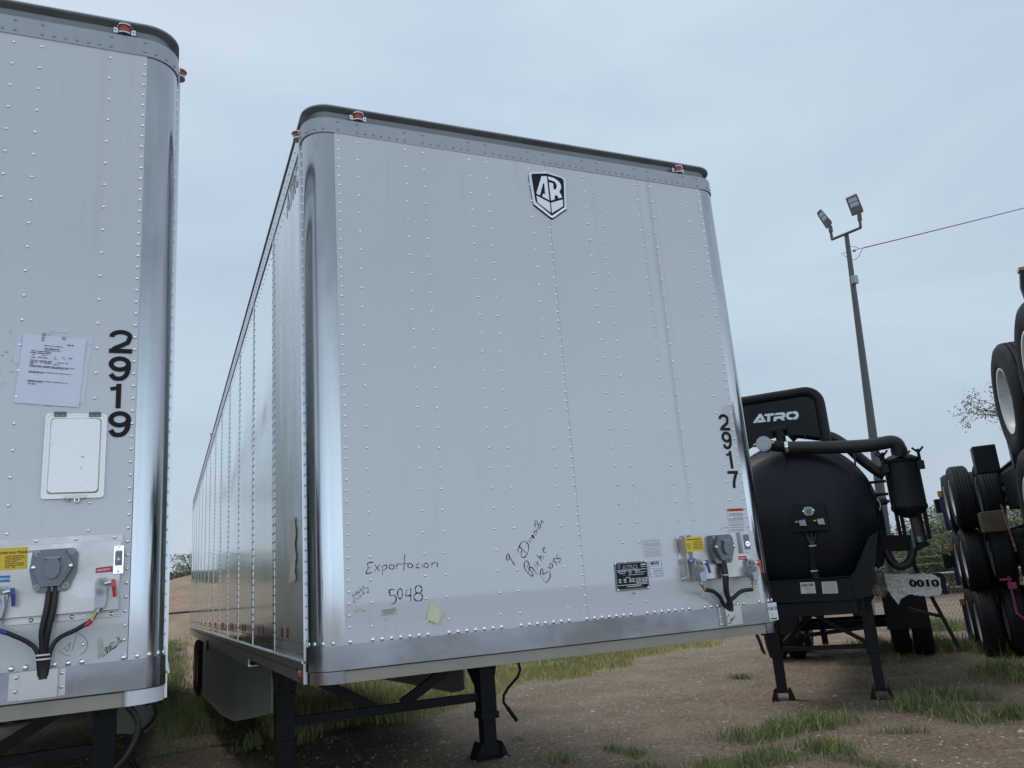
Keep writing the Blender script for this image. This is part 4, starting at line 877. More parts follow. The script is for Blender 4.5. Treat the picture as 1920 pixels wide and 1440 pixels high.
p = ff(850, 682); gladhand(CB, p[0], yf, p[1], 'bluep', s=1.05, o=1); gx1 = (p[0], p[1]); p = ff(1252, 680); gladhand(CB, p[0], yf, p[1], 'redp', s=1.05); gx2 = (p[0], p[1])
b = MB(); p = ff(1212, 480); b.box(p[0]-.03, p[0]+.03, yf-.022, yf+.002, p[1]-.058, p[1]+.058, 'whiteflap'); b.cyl((p[0]+.004, yf-.022, p[1]-.01), (p[0]+.004, yf-.026, p[1]-.01), .014, 'chrome', 12); b.box(p[0]-.018, p[0]+.02, yf-.025, yf-.02, p[1]-.04, p[1]+.04, 'castdark'); b.cyl((p[0]+.004, yf-.026, p[1]-.01), (p[0]+.004, yf-.029, p[1]-.01), .007, 'textwhite', 10); b.build('switch_lamp', CB, bevel=.003)
# hoses to the conduit cover
cx = 2.205
def XZ(p, y): return (p[0], y, p[1])
hose(TA, [(gx1[0]+.005, yf-.040, gx1[1]-.112), (*XZ(ff(955, 862), -.085),), (*XZ(ff(1025, 908), -.065),), (*XZ(ff(1062, 950), -.045),), (cx-.008, -.03, 1.27)], .0105, name='air_hose')
hose(TA, [(gx2[0]-.030, yf-.040, gx2[1]-.112), (*XZ(ff(1172, 858), -.085),), (*XZ(ff(1128, 908), -.065),), (*XZ(ff(1104, 948), -.045),), (cx+.01, -.03, 1.27)], .0105, name='air_hose')
p = ff(1030, 625)
hose(TA, [(p[0]-.005, yf-.02, p[1]), (p[0]-.006, yf-.03, p[1]-.08), (p[0]+.002, -.07, p[1]-.16), (cx-.003, -.042, 1.31), (cx, -.035, 1.27)], .0135, name='electric_cable')
hose(TA, [(p[0]+.012, yf-.02, p[1]), (p[0]+.008, yf-.028, p[1]-.08), (p[0]+.013, -.065, p[1]-.16), (cx+.007, -.030, 1.31), (cx, -.025, 1.27)], .0105, name='electric_cable')
b = MB(); b.lathe([(.021, -.003), (.022, .003)], 'label', 14, (p[0]+.002, yf-.028, p[1]-.075)); b.lathe([(.02, -.003), (.021, .003)], 'label', 14, (cx-.001, -.045, 1.355)); b.build('cable_tie', TA)
b = MB(); b.box(2.165, 2.272, -.040, -.006, 1.196, 1.300, 'steelbox'); b.box(2.140, 2.167, -.012, -.006, 1.196, 1.298, 'steelbox')
for z in (1.288, 1.247, 1.206): b.rivet(2.151, -.012, z, .006)
cc = b.build('conduit_cover', TA, bevel=.003)
b = MB(); fc = face(-.041, 0, 0, 4.115, 1100, 900)
for s_ in ([(1100, 1035), (1085, 1060), (1088, 1100), (1108, 1105), (1118, 1080), (1100, 1050)], [(1105, 1082), (1112, 1090), (1120, 1070)], [(1120, 1088), (1126, 1066), (1130, 1082), (1136, 1056)], [(1134, 1074), (1142, 1050), (1140, 1040)]): b.ribbon([fc(*p) for p in s_], .0028, -.0407, 'ink')
b.build('handwriting', cc)

# ================= marks on the left trailer (local coordinates)
TB.rotation_euler = (0, -LEAN, 0)
def FL(s, px, py, dy=0):
    g = face(OYL+dy, OXL, OZL, s, px, py)
    def f(x, y): a = g(x, y); return (a[0]+LEAN*a[1], a[1])
    return f
m3 = FL(3, 0, 480); b3 = FL(3, 0, 960); s7 = FL(7.2, 0, 1000); z7 = FL(7.2, 0, 600)
def box4(f, a, c): return (f(*a), f(*c))
b = MB(); sp = []
for d, (xa, ya, xb, yb) in zip('2919', ((615, 440, 742, 577), (612, 590, 733, 732), (608, 745, 700, 885), (610, 900, 733, 1048))):
    p = m3(xa, ya); q = m3(xb, yb); sp.append((d, p[0], q[0], q[1], p[1]))
stroke_digits(b, sp, -.0050, .0180); b.build('number_lettering', TB)
# hatch door
P = [m3(258, 915), m3(607, 918), m3(580, 1390), m3(228, 1397)]
x0 = (P[0][0]+P[3][0])/2; x1 = (P[1][0]+P[2][0])/2; zt = (P[0][1]+P[1][1])/2; zb = (P[2][1]+P[3][1])/2
def rr_(x0, x1, z0, z1, r, n=4):
    o = []
    for cx_, cz_, a0 in ((x1-r, z1-r, 0), (x0+r, z1-r, 90), (x0+r, z0+r, 180), (x1-r, z0+r, 270)):
        for k in range(n+1): a = R_(a0+90*k/n); o.append((cx_+r*math.cos(a), cz_+r*math.sin(a)))
    return o
b = MB(); A0 = rr_(x0, x1, zb, zt, .012); n = len(A0); b.prism(A0[::-1], -.012, -.002, 'hatch')
lv = [(.008, -.0135, .012), (.010, -.006, .012), (.015, -.006, .012), (.022, -.022, .014)]
rings = [rr_(x0+i, x1-i, zb+i, zt-i, r) for i, y, r in lv]; vs = [(x, lv[k][1], z) for k, R in enumerate(rings) for x, z in R]
for k in range(3): b.add([(x, lv[j][1], z) for j in (k, k+1) for x, z in rings[j]], [(i, (i+1) % n, n+(i+1) % n, n+i) for i in range(n)], 'hatch', True)
b.add([(x, -.022, z) for x, z in rings[3]], [tuple(range(n))[::-1]], 'hatch')
# frame ring ahead of the slab so that the groove shows
b.add([(x, -.0135, z) for x, z in rr_(x0, x1, zb, zt, .012)]+[(x, -.0135, z) for x, z in rings[0]], [(i, (i+1) % n, n+(i+1) % n, n+i) for i in range(n)], 'hatch')
b.add([(x, -.0135, z) for x, z in A0]+[(x, -.011, z) for x, z in A0], [(i, (i+1) % n, n+(i+1) % n, n+i) for i in range(n)], 'hatch')
HD = b.build('hatch_door', TB)
b = MB()
for xa, xb in ((x0+.028, x0+.068), (x1-.062, x1-.022)):
    b.box(xa, xb, -.019, -.004, zt-.012, zt+.006, 'castdark'); b.cyl((xa, -.019, zt-.001), (xb, -.019, zt-.001), .004, 'castdark', 8)
    for q in (.25, .75): b.rivet(xa+(xb-xa)*q, -.019, zt-.007, .0022, 'chrome')
b.build('hinge', HD)
b = MB(); xc = (x0+x1)/2; b.box(xc-.03, xc+.045, -.021, -.012, zb-.001, zb+.011, 'steelbox'); b.rivet(xc-.025, -.021, zb+.004, .004); b.rivet(xc+.04, -.021, zb+.004, .004)
b.tube([(xc+.015+.008*math.cos(R_(a)), -.02, zb-.008+.008*math.sin(R_(a))) for a in range(0, 361, 30)], .003, 'chrome', 6, False); b.cyl((xc-.015, -.02, zb), (xc-.015, -.02, zb-.010), .006, 'galv', 8); b.build('latch', HD)
# notice sheet, taped on: lies on the trailer
q = [z7(320, 185), z7(1170, 268), z7(1065, 1185), z7(190, 1120)]
gp = lambda L: [(x+OXL-LEAN*z, z+OZL) for x, z in L]
Y0 = OYL-.0052
b = MB(); nn = 10
Bq = lambda u, v: (np.array(gp(q))[0]*(1-u)+np.array(gp(q))[1]*u)*(1-v)+(np.array(gp(q))[3]*(1-u)+np.array(gp(q))[2]*u)*v
vs = []
for j in range(nn+1):
    for i in range(nn+1):
        p = Bq(i/nn, j/nn); e = .0012*noise.noise(Vector((i*.6, j*.6, 2)))-(.004 if (i == nn and j == 1) else 0); vs.append((p[0], Y0-.001+e, p[1]))
b.add(vs, [(j*(nn+1)+i, (j+1)*(nn+1)+i, (j+1)*(nn+1)+i+1, j*(nn+1)+i+1) for j in range(nn) for i in range(nn)], 'paper', True)
rows = [(.145, .34, .64, .010), (.185, .36, .60, .018), (.215, .35, .62, .008), (.235, .16, .24, .014), (.235, .26, .46, .014), (.262, .15, .24, .014), (.262, .26, .46, .014), (.295, .18, .22, .010), (.295, .33, .40, .008), (.300, .52, .55, .008), (.300, .64, .70, .008), (.300, .75, .81, .014), (.33, .17, .23, .012), (.325, .27, .43, .012), (.33, .52, .57, .008), (.33, .68, .70, .008),
        (.372, .16, .28, .014), (.372, .30, .50, .016), (.38, .58, .69, .010), (.38, .71, .76, .010), (.398, .16, .27, .014), (.398, .31, .34, .010), (.398, .37, .48, .014), (.41, .52, .62, .010), (.42, .16, .21, .012), (.447, .16, .86, .010), (.462, .16, .76, .010), (.535, .16, .82, .010), (.549, .16, .38, .010), (.665, .16, .78, .010), (.680, .16, .40, .010), (.71, .17, .29, .014), (.105, .70, .81, .016)]
grid_doc(b, gp(q), rows, Y0-.0030)
for u, v, w2, h2, mm in ((.29, -.03, .055, .13, 'tape'), (.61, .00, .05, .06, 'tape')):
    for k in range(int(h2/.024)):
        p = Bq(u, v+k*.026); b.box(p[0], p[0]+.014*(1-.1*k), Y0-.0036, Y0-.0033, p[1]-.004, p[1]-.0016, 'redtape'); b.box(p[0]+.003, p[0]+.011, Y0-.0039, Y0-.0036, p[1]-.0034, p[1]-.0024, 'ink')
for (a, c, e, g) in ((-.04, -.05, .12, .10), (.42, -.08, .66, .10), (.44, .93, .62, 1.06), (.95, .05, 1.10, .13), (.95, .80, 1.16, 1.0)):
    pass
o = b.build('notice_sheet'); tag(o, 'printed white notice sheet taped above the metal hatch door', 'notice')
for (u0, v0, u1, v1) in ((.93, .02, 1.10, .98), (-.10, .1, .0, .5), (.40, -.07, .70, -.0)):
    b = MB(); c = [z7(*(320+u*850-v*130, 185+u*80+v*935)) for u, v in ((u0, v0), (u1, v0), (u1, v1), (u0, v1))]
    sheet(b, c, -.0034, .0002, 'clear'); b.build('clear_tape', TB)
b = MB()
for k in range(26):
    u, v = random.choice([(1.03+random.uniform(-.05, .08), random.uniform(0, 1)), (.5+random.uniform(-.08, .1), 1.04+random.uniform(-.1, .05)), (.48+random.uniform(-.08, .08), random.uniform(-.05, .06)), (-.2+random.uniform(-.1, .1), random.uniform(0, .9))])
    x, z = z7(320+u*850-v*130, 185+u*80+v*935); s_ = random.uniform(.002, .007); c = [(x+s_*random.uniform(.6, 1.6), z), (x+s_*.4, z+s_*random.uniform(.3, .9)), (x-s_, z+s_*.3), (x-s_*.6, z-s_*random.uniform(.2, .7))]
    b.add([(p[0], -.0040, p[1]) for p in c], [(0, 1, 2, 3)], 'tape')
b.build('tape_residue', TB)
# connection box
yf = -.045
xr = s7(1640, 600)[0]; zt1 = s7(1672, 190)[1]; zb1 = s7(1640, 1080)[1]; zt0 = s7(1683, 72)[1]; zb0 = s7(1625, 1195)[1]
b = MB(); xl = xr-.62
b.box(xl, xr-.004, yf, -.002, zb1-.005, zt1+.004, 'steelbox'); b.box(xl-.01, xr+.0, -.0068, -.002, zb0, zt0, 'steelbox')
for x in (771, 898, 1025, 1152): pass
for k in range(5):
    b.rivet(xr-.028-.127*k, -.0068, zt0-.012, .0078); b.rivet(xr-.028-.127*k, -.0068, zb0+.012, .0078)
    for z in (zt0-.012, zb0+.012): b.rivet(xr-.028-.127*k, -.011, z, .0022, 'ink')
CB2 = b.build('connection_box', TB, bevel=.006)
sf = FL(7.2, 0, 1000, yf)
q = [sf(-160, 275), sf(377, 248), sf(362, 545), sf(-170, 580)]
def yl_(b, B, y):
    O = B(.30, .27); b.text('GROUND PLUG TRAILER END', .0112, (O[0]-.016, y-.0003, O[1]), 'ink', xs=.80, bold=.00015)
    for k, s_ in enumerate(('LAMPS CLEARANCE', 'TURN SIGNALS LAMP', 'BLACK GROUND', 'STOP LAMPS', 'AUXILIARY CIRCUIT', 'CLEARANCE LAMPS', 'BLUE - ABS')):
        O = B(.42, .41+.083*k); b.text(s_, .0068, (O[0], y-.0003, O[1]), 'ink', xs=.95)
sticker('wiring_sticker', CB2, q, [], 'yellow', yf, extra=yl_)
lab('SERVICE', [sf(-30, 640), sf(137, 633), sf(130, 722), sf(-38, 730)], 'blue', CB2, yf, .0105, .86)
lab('EMERGENCY', [sf(1290, 540), sf(1517, 512), sf(1520, 592), sf(1285, 610)], 'red', CB2, yf, .0096, .80)
p = sf(730, 560); socket(CB2, p[0], yf, p[1], .97)
p = sf(1375, 840); gladhand(CB2, p[0], yf, p[1], 'redp', s=.95); g2 = p
p = sf(10, 960); gladhand(CB2, p[0], yf, p[1], 'bluep', s=.95, o=1); g1 = p
p = sf(1600, 425); b = MB(); b.box(p[0]-.0165, p[0]+.0165, yf-.006, yf, p[1]-.052, p[1]+.05, 'chrome'); b.box(p[0]-.012, p[0]+.012, yf-.012, yf-.005, p[1]-.022, p[1]+.03, 'castdark'); b.cyl((p[0], yf-.012, p[1]), (p[0], yf-.016, p[1]), .008, 'galv', 12); b.cyl((p[0], yf-.016, p[1]), (p[0], yf-.018, p[1]), .004, 'textwhite', 8)
b.bar((p[0]-.01, yf-.008, p[1]+.034), (p[0]+.01, yf-.008, p[1]+.034), .004, .005, 'chrome'); b.bar((p[0]-.01, yf-.008, p[1]-.03), (p[0]+.01, yf-.008, p[1]-.03), .004, .005, 'chrome'); b.rivet(p[0], yf-.006, p[1]+.043, .004); b.rivet(p[0], yf-.006, p[1]-.043, .004, 'castdark'); b.build('switch_lamp', CB2, bevel=.002)
pe = b3(245, 915); ex_, ez_ = pe
pt = sf(700, 820)
hose(TB, [(pt[0]-.006, yf-.02, pt[1]+.01), (pt[0]-.010, yf-.028, pt[1]-.06), (pt[0]-.022, yf-.02, pt[1]-.14), (ex_-.004, -.05, ez_+.08), (ex_-.004, -.035, ez_+.01), (ex_-.002, -.03, ez_-.03)], .0095, name='electric_cable')
hose(TB, [(pt[0]+.012, yf-.02, pt[1]+.01), (pt[0]+.010, yf-.026, pt[1]-.06), (pt[0]-.003, yf-.016, pt[1]-.14), (ex_+.006, -.045, ez_+.08), (ex_+.005, -.032, ez_+.01), (ex_+.004, -.03, ez_-.03)], .0110, name='electric_cable')
hose(TB, [(g2[0]-.028, yf-.036, g2[1]-.104), (g2[0]-.075, yf-.03, g2[1]-.130), (ex_+.045, -.055, ez_+.10), (ex_+.022, -.05, ez_+.06), (ex_+.010, -.03, ez_-.02)], .0078, name='air_hose')
hose(TB, [(g1[0]+.006, yf-.036, g1[1]-.102), (g1[0]+.045, yf-.03, g1[1]-.122), (ex_-.045, -.055, ez_+.095), (ex_-.018, -.05, ez_+.06), (ex_-.008, -.03, ez_-.02)], .0078, name='air_hose')
b = MB(); b.tube([(g2[0]-.030, yf-.036, g2[1]-.106), (g2[0]-.046, yf-.034, g2[1]-.118)], .0088, 'redp', 10); b.tube([(g1[0]+.008, yf-.036, g1[1]-.103), (g1[0]+.026, yf-.034, g1[1]-.113)], .0088, 'bluep', 10); b.build('hose_sleeve', TB)
b = MB()
for zo in (.05, .036): b.lathe([(.024, -.003), (.026, 0), (.024, .003)], 'label', 14, (ex_, -.045, ez_+zo))
b.build('cable_tie', TB)
b = MB(); p = b3(110, 922); q_ = b3(372, 905); xa, xb = p[0]-.03, q_[0]; zz0, zz1 = b3(240, 1075)[1], b3(240, 915)[1]
b.box(xa+.035, xb-.022, -.030, -.006, zz0, zz1, 'steelbox'); b.box(xa, xb, -.0115, -.006, zz0, zz1-.002, 'steelbox')
for x in (xa+.022, xb-.012):
    for z in (zz0+.03, zz1-.018): b.rivet(x, -.0115, z, .0066); b.rivet(x, -.0150, z, .002, 'ink')
b.build('conduit_cover', TB, bevel=.003)
ink('handwriting', [[(355, 800), (395, 765)], [(395, 760), (382, 810), (360, 800)], [(430, 725), (402, 810)]], b3, .0016, TB, 'print')
ink('handwriting', [loop(405, 775, 86, 68, -100, 60, 14), loop(405, 775, 88, 66, 95, 150, 6)], b3, .0016, TB, 'print')
b = MB(); c = [b3(550, 745), b3(578, 748), b3(585, 845), b3(550, 853)]; sheet(b, c, -.0034, .0005, 'tape'); b.build('tape_scrap', TB)
ink('handwriting', [[(570, 835), (580, 825)], [(586, 800), (600, 830)], [(606, 822), (596, 790), (622, 808), (610, 778)], [(640, 765), (622, 772), (632, 800), (655, 785)], [(627, 787), (642, 778)], [(645, 770), (662, 760)], [(655, 735), (682, 762)], [(672, 730), (662, 768)], [(578, 847), (685, 755)]], b3, .0030, TB)
# hose hanging under the left trailer
hose(TB, [(OXL*0+2.44, .45, 1.12), (2.50, .45, 1.03), (2.47, .45, .92), (2.36, .46, .80), (2.28, .48, .62), (2.33, .5, .45)], .013, name='hanging_hose')
hose(TA, [(2.50, .22, 1.19), (2.55, .22, 1.13), (2.575, .22, 1.07), (2.60, .24, 1.03), (2.66, .3, 1.0)], .010, name='hanging_hose')

# ---------------------------------------------------------------- black tank trailer
KT = Frame(6.388, 3.789, 48)
TT = thing('tank_trailer', 'black tank trailer with a hooped sign board and a side canister', 'tank trailer', (6.388, 3.789, 0), KT.rz)
RT, ZC, YH, YE = .85, 2.02, -.62, 6.6
def t_(Y, s=3.6, ox=1370, oy=700): return lambda x, y: KT.at(x/s+ox, y/s+oy, Y=Y)
b = MB(); prof = [(0, YH-.26)]
for k in range(1, 10): a = PI/2*k/10; prof.append((RT*.93*math.sin(a*1.0)**1.0, YH-.26*math.cos(a)))
prof += [(RT*.965, YH-.02), (RT, YH+.05), (RT, YH+.08), (RT+.012, YH+.085), (RT+.012, YH+.11), (RT, YH+.115), (RT, YE), (RT*.9, YE+.15), (RT*.6, YE+.25), (0, YE+.3)]
b.lathe(prof, 'blacktank', 56, (0, 0, ZC), 'y'); b.build('tank_shell', TT)
b = MB()
for y in (1.2, 3.0, 4.8): b.lathe([(RT, y-.02), (RT+.035, y-.02), (RT+.035, y+.02), (RT, y+.02)], 'black', 48, (0, 0, ZC), 'y')
b.build('tank_ring', TT)
# apron pan below the head, cradle
b = MB(); b.prism([(-.86, 1.34), (-.86, 1.12), (.44, 1.10), (.44, 1.32)], YH-.30, YH+.3, 'black'); b.prism([(.44, 1.32), (.44, 1.10), (.62, 1.13), (.80, 1.78), (.70, 1.72), (.50, 1.38)], YH-.28, YH+.25, 'black')
b.box(-.80, .47, YH-.26, YH+.4, .96, 1.10, 'black'); b.box(-.78, .46, YH-.31, YH-.29, 1.33, 1.345, 'black'); b.build('front_apron', TT, bevel=.004)
b = MB()
for x in (-.52, .40): b.box(x, x+.12, YH, YE, .92, 1.12, 'black')
for y in (.4, 1.6, 2.8, 4.0, 5.2): b.box(-.5, .5, y, y+.08, .95, 1.1, 'black')
b.build('chassis_beam', TT)
def tag_sheet(name, q, Y, rows, parent, txt=None):
    b = MB(); sheet(b, q, Y, .001, 'label'); grid_doc(b, q, rows, Y-.0016)
    if txt: b.text(txt, .038, (q[0][0]+.008, Y-.002, q[0][1]-.045), 'ink', bold=.001, xs=.88)
    return b.build(name, parent)
Ya = YH-.301; f2 = t_(Ya, 3.79, 1370, 1060)
def xz(p): return (p[0], p[2])
tag_sheet('stock_tag', [xz(f2(492, 122)), xz(f2(596, 118)), xz(f2(606, 198)), xz(f2(502, 202))], Ya, [(.55, .3, .7, .03), (.62, .2, .9, .03), (.85, .35, .8, .06)], TT, 'U431200')
tag_sheet('paper_label', [xz(f2(645, 118)), xz(f2(752, 113)), xz(f2(765, 198)), xz(f2(655, 202))], Ya, [(v, .08, .92, .03) for v in (.1, .2, .3, .4, .5, .6, .7, .8, .88)], TT)
# connection bracket on the head
fb = t_(YH-.42, 6, 1420, 820)
b = MB(); q = [xz(fb(400, 750)), xz(fb(750, 745)), xz(fb(815, 1040)), xz(fb(405, 1065)), xz(fb(352, 1020))]
b.prism([q[3], q[2], q[1], q[0]], YH-.42, YH-.22, 'black'); BR = b.build('connection_bracket', TT, bevel=.004)
p = fb(580, 832); b = MB(); b.prism([(p[0]+a, p[2]+c) for a, c in ((-.035, .045), (.03, .045), (.065, 0), (.03, -.045), (-.03, -.045), (-.065, 0))], YH-.46, YH-.42, 'cast'); b.rivet(p[0]-.05, YH-.46, p[2], .014, 'chrome'); b.rivet(p[0]+.05, YH-.46, p[2], .014, 'chrome'); b.prism([(p[0]-.025, p[2]+.02), (p[0]+.025, p[2]+.02), (p[0]+.02, p[2]-.03), (p[0]-.02, p[2]-.03)], YH-.475, YH-.46, 'castdark'); b.build('electrical_socket', BR, bevel=.002)
for qx, qy in ((510, 965), (715, 950)):
    p = fb(qx, qy); b = MB(); b.cyl((p[0], YH-.42, p[2]), (p[0], YH-.50, p[2]), .026, 'cast', 10); b.prism([(p[0]-.03, p[2]+.025), (p[0]+.035, p[2]+.03), (p[0]+.045, p[2]-.035), (p[0]-.02, p[2]-.03)], YH-.52, YH-.48, 'cast'); b.cyl((p[0]-.04, YH-.5, p[2]+.01), (p[0]-.065, YH-.5, p[2]+.012), .012, 'brass', 8); b.build('air_coupling', BR, bevel=.003)
y_ = YH-.36; P_ = lambda x, y, Y=y_: fb(x, y)
a0 = fb(540, 1070); a1 = fb(665, 1065); a2 = fb(622, 1220); a3 = fb(625, 1440)
for nm, A, o in (('air_hose', a0, -.018), ('air_hose', a1, .018), ('electric_cable', ((a0[0]+a1[0])/2, 0, a0[2]), 0)):
    hose(TT, [(A[0], y_, A[2]+.02), (A[0]*.5+a2[0]*.5, y_-.03, (A[2]+a2[2])/2), (a2[0]+o*.6, y_-.06, a2[2]), (a3[0]+o*.6, YH-.33, a3[2]), (a3[0]+o, YH-.30, 1.34)], .018, name=nm)
b = MB(); b.lathe([(.036, -.008), (.04, .008)], 'label', 14, (a2[0], y_-.06, a2[2])); b.lathe([(.036, -.008), (.04, .008)], 'label', 14, (a3[0]-.003, YH-.335, 1.42)); b.build('cable_tie', TT)
b = MB(); p = fb(298, 855); b.tube([(p[0]+.07*math.cos(R_(a)), YH-.245, p[2]+.07*math.sin(R_(a))) for a in range(0, 361, 20)], .004, 'black', 6, False); b.build('weld_ring', TT)
# hooped sign board
ys = YH+.10; fs_ = t_(ys)
b = MB(); xl, xr, zt_, zl = -.575, .440, 3.44, 2.55; r = .16
pts = [(xl, ys, zl), (xl, ys, zt_-r)]+[(xl+r-r*math.cos(PI/2*k/6), ys, zt_-r+r*math.sin(PI/2*k/6)) for k in range(1, 7)]+[(xr-r+r*math.sin(PI/2*k/6), ys, zt_-r+r*math.cos(PI/2*k/6)) for k in range(0, 7)]+[(xr, ys, zl)]
b.tube(pts, .058, 'black', 14); HP = b.build('sign_hoop', TT)
b = MB(); pl = [(xl+.03, zt_-.03), (xr-.03, zt_-.03)]
arc_ = [(x_, ZC+math.sqrt((RT+.11)**2-x_**2)-.02) for x_ in np.linspace(xr-.03, xl+.03, 12)]
b.prism(pl+arc_, ys-.012, ys+.012, 'black'); b.build('sign_board', TT)
fA = face; f17 = lambda x, y: xz(KT.at(x/17.45+1400, y/17.45+750, Y=ys-.016))
b = MB()
for poly in ([(200, 752), (410, 452), (480, 452), (645, 712), (345, 745), (385, 660), (490, 645), (440, 575), (310, 748)], [(560, 522), (610, 455), (915, 430), (880, 505), (775, 520), (760, 705), (665, 715), (675, 525)],
             [(905, 500), (955, 425), (1200, 400), (1255, 430), (1272, 500), (1250, 560), (1205, 585), (1262, 660), (1155, 670), (1095, 610), (980, 622), (970, 688), (875, 695), (888, 552), (1150, 520), (1170, 500), (1150, 482)],
             [(1480, 378), (1360, 390), (1290, 450), (1285, 560), (1330, 625), (1400, 648), (1505, 640), (1500, 572), (1410, 570), (1380, 530), (1385, 480), (1420, 455), (1485, 450)],
             [(1505, 372), (1610, 362), (1680, 410), (1705, 490), (1685, 580), (1620, 635), (1520, 642), (1515, 568), (1580, 545), (1605, 505), (1590, 460), (1560, 445), (1500, 448)]):
    b.prism([f17(*p) for p in poly][::-1], ys-.0165, ys-.012, 'textwhite')
b.build('sign_lettering', TT)
# valve on the crown, upper pipework
b = MB(); p = fs_(335, 400); b.cyl((p[0], ys-.05, p[2]-.12), (p[0], ys-.05, p[2]+.03), .055, 'black', 12); b.cyl((p[0]-.08, ys-.05, p[2]+.02), (p[0]+.08, ys-.05, p[2]+.03), .05, 'black', 12); b.build('crown_valve', TT)
yh = YH-.20; fh = t_(yh)
p0 = fh(242, 486); p1 = fh(375, 500)
b = MB(); b.cyl((p0[0], yh-.02, p0[2]), (p1[0]+.02, yh, p1[2]), .062, 'black', 16); b.box(p0[0]+.15, p0[0]+.18, yh, YH, p0[2]-.32, p0[2]+.09, 'black'); PI_ = b.build('suction_pipe', TT)
b = MB(); b.cyl((p0[0]-.01, yh-.01, p0[2]), (p0[0]-.01, yh-.16, p0[2]+.0), .085, 'cast', 20); b.cyl((p0[0]-.01, yh-.16, p0[2]), (p0[0]-.01, yh-.175, p0[2]), .07, 'cast', 20)
for s_ in (-1, 1): b.cyl((p0[0]-.01+s_*.08, yh-.12, p0[2]), (p0[0]-.01+s_*.115, yh-.12, p0[2]), .022, 'brass', 8)
b.build('pipe_cap', PI_, bevel=.003)
pc = fh(382, 500); b = MB(); b.tube([(pc[0]-.018, yh, pc[2]), (pc[0]+.018, yh, pc[2])], .074, 'chrome', 20); b.build('hose_clamp', TT)
hp = [fh(x, y) for x, y in ((385, 502), (560, 500), (760, 495), (920, 485), (1010, 470), (1080, 458), (1120, 470), (1140, 510), (1140, 545))]
hose(TT, [(p[0], yh+.10*(k/8), p[2]) for k, p in enumerate(hp)], .072, name='suction_hose')
hp = [t_(YH+.25)(x, y) for x, y in ((400, 440), (440, 408), (500, 410), (580, 420), (680, 430), (780, 490), (870, 570), (960, 640), (1040, 690))]
hose(TT, [(p[0], YH+.25, p[2]) for p in hp], .06, name='suction_hose')
b = MB(); p = hp[2]; b.tube([(p[0]-.012, YH+.25, p[2]), (p[0]+.012, YH+.25, p[2]+.002)], .066, 'chrome', 16); b.build('hose_clamp', TT)
# canister with lid and wing nuts
yc = YH+.12; fc_ = t_(yc, 8, 1640, 820)
pa = fc_(120, 360); pb = fc_(690, 340); pd = fc_(785, 1060); pe_ = fc_(225, 1080)
xc = (pa[0]+pb[0]+pd[0]+pe_[0])/4; rc = (pb[0]-pa[0])/2*.98; zt2 = (pa[2]+pb[2])/2; zb2 = (pd[2]+pe_[2])/2
b = MB(); b.lathe([(0, zb2-.10), (rc*.35, zb2-.095), (rc*.8, zb2-.05), (rc*1.0, zb2), (rc*1.0, zb2+.03), (rc*.965, zb2+.04), (rc*.965, zt2)], 'black', 32, (xc, yc, 0)); CN = b.build('canister', TT)
b = MB(); b.lathe([(rc*1.0, zt2-.03), (rc*1.04, zt2-.02), (rc*1.04, zt2+.015), (rc*.6, zt2+.06), (0, zt2+.08)], 'black', 32, (xc, yc, 0)); b.cyl((xc+.01, yc, zt2+.05), (xc+.01, yc, zt2+.14), .085, 'black', 16); b.build('canister_lid', CN)
for a in (180-25, 180+35, -15, 70):
    b = MB(); x, y = xc+rc*1.08*math.cos(R_(a)), yc+rc*1.08*math.sin(R_(a)); b.cyl((x, y, zt2-.05), (x, y, zt2+.10), .016, 'black', 8)
    for d in (-1, 1): b.cyl((x, y, zt2+.06), (x+d*.055, y, zt2+.12), .011, 'black', 8)
    b.box(x-.035, x+.035, y-.03, y+.03, zt2-.12, zt2-.03, 'black'); b.build('wing_nut', CN)
b = MB()
for z in (zt2-.20, zb2+.18, zb2+.10): b.bar((xc-rc, yc, z), (.70, yc+.08, z+.01), .03, .03, 'black')
b.cyl((xc-rc-.09, yc-.01, zb2+.10), (xc-rc-.02, yc-.01, zb2+.10), .035, 'black', 10); b.build('canister_bracket', TT)
b = MB(); x, z = xc-rc-.11, zb2+.10; b.tube([(x-.035+.05*math.cos(R_(a)), yc-.06, z-.03+.07*math.sin(R_(a))) for a in range(-90, 100, 15)], .012, 'cast', 8); b.build('pull_ring', TT)
# drain hose with green valve
b = MB(); b.cyl((xc+.02, yc, zb2-.08), (xc+.03, yc, zb2-.30), .045, 'wood', 12); b.cyl((xc+.03, yc, zb2-.30), (xc+.035, yc, zb2-.36), .042, 'galv', 12); DV = b.build('drain_valve', TT)
M['green'] = mat('green_valve_handle', (.02, .14, .07), .4)
b = MB(); b.box(xc-.045, xc-.015, yc-.09, yc-.07, zb2-.42, zb2-.22, 'green'); b.build('handle', DV, bevel=.003)
fd = t_(yc, 5.536, 1560, 980)
hose(TT, [fd(*p) for p in ((828, 185), (838, 260), (832, 340), (790, 420), (715, 455), (650, 430), (600, 370), (560, 285))], .045, name='drain_hose')
hose(TT, [(.62, YH+.1, 2.78), (.70, YH+.05, 2.62), (.66, YH+.02, 2.30), (.70, YH+.02, 2.08), (.78, YH+.02, 1.95)], .011, name='breather_tube')
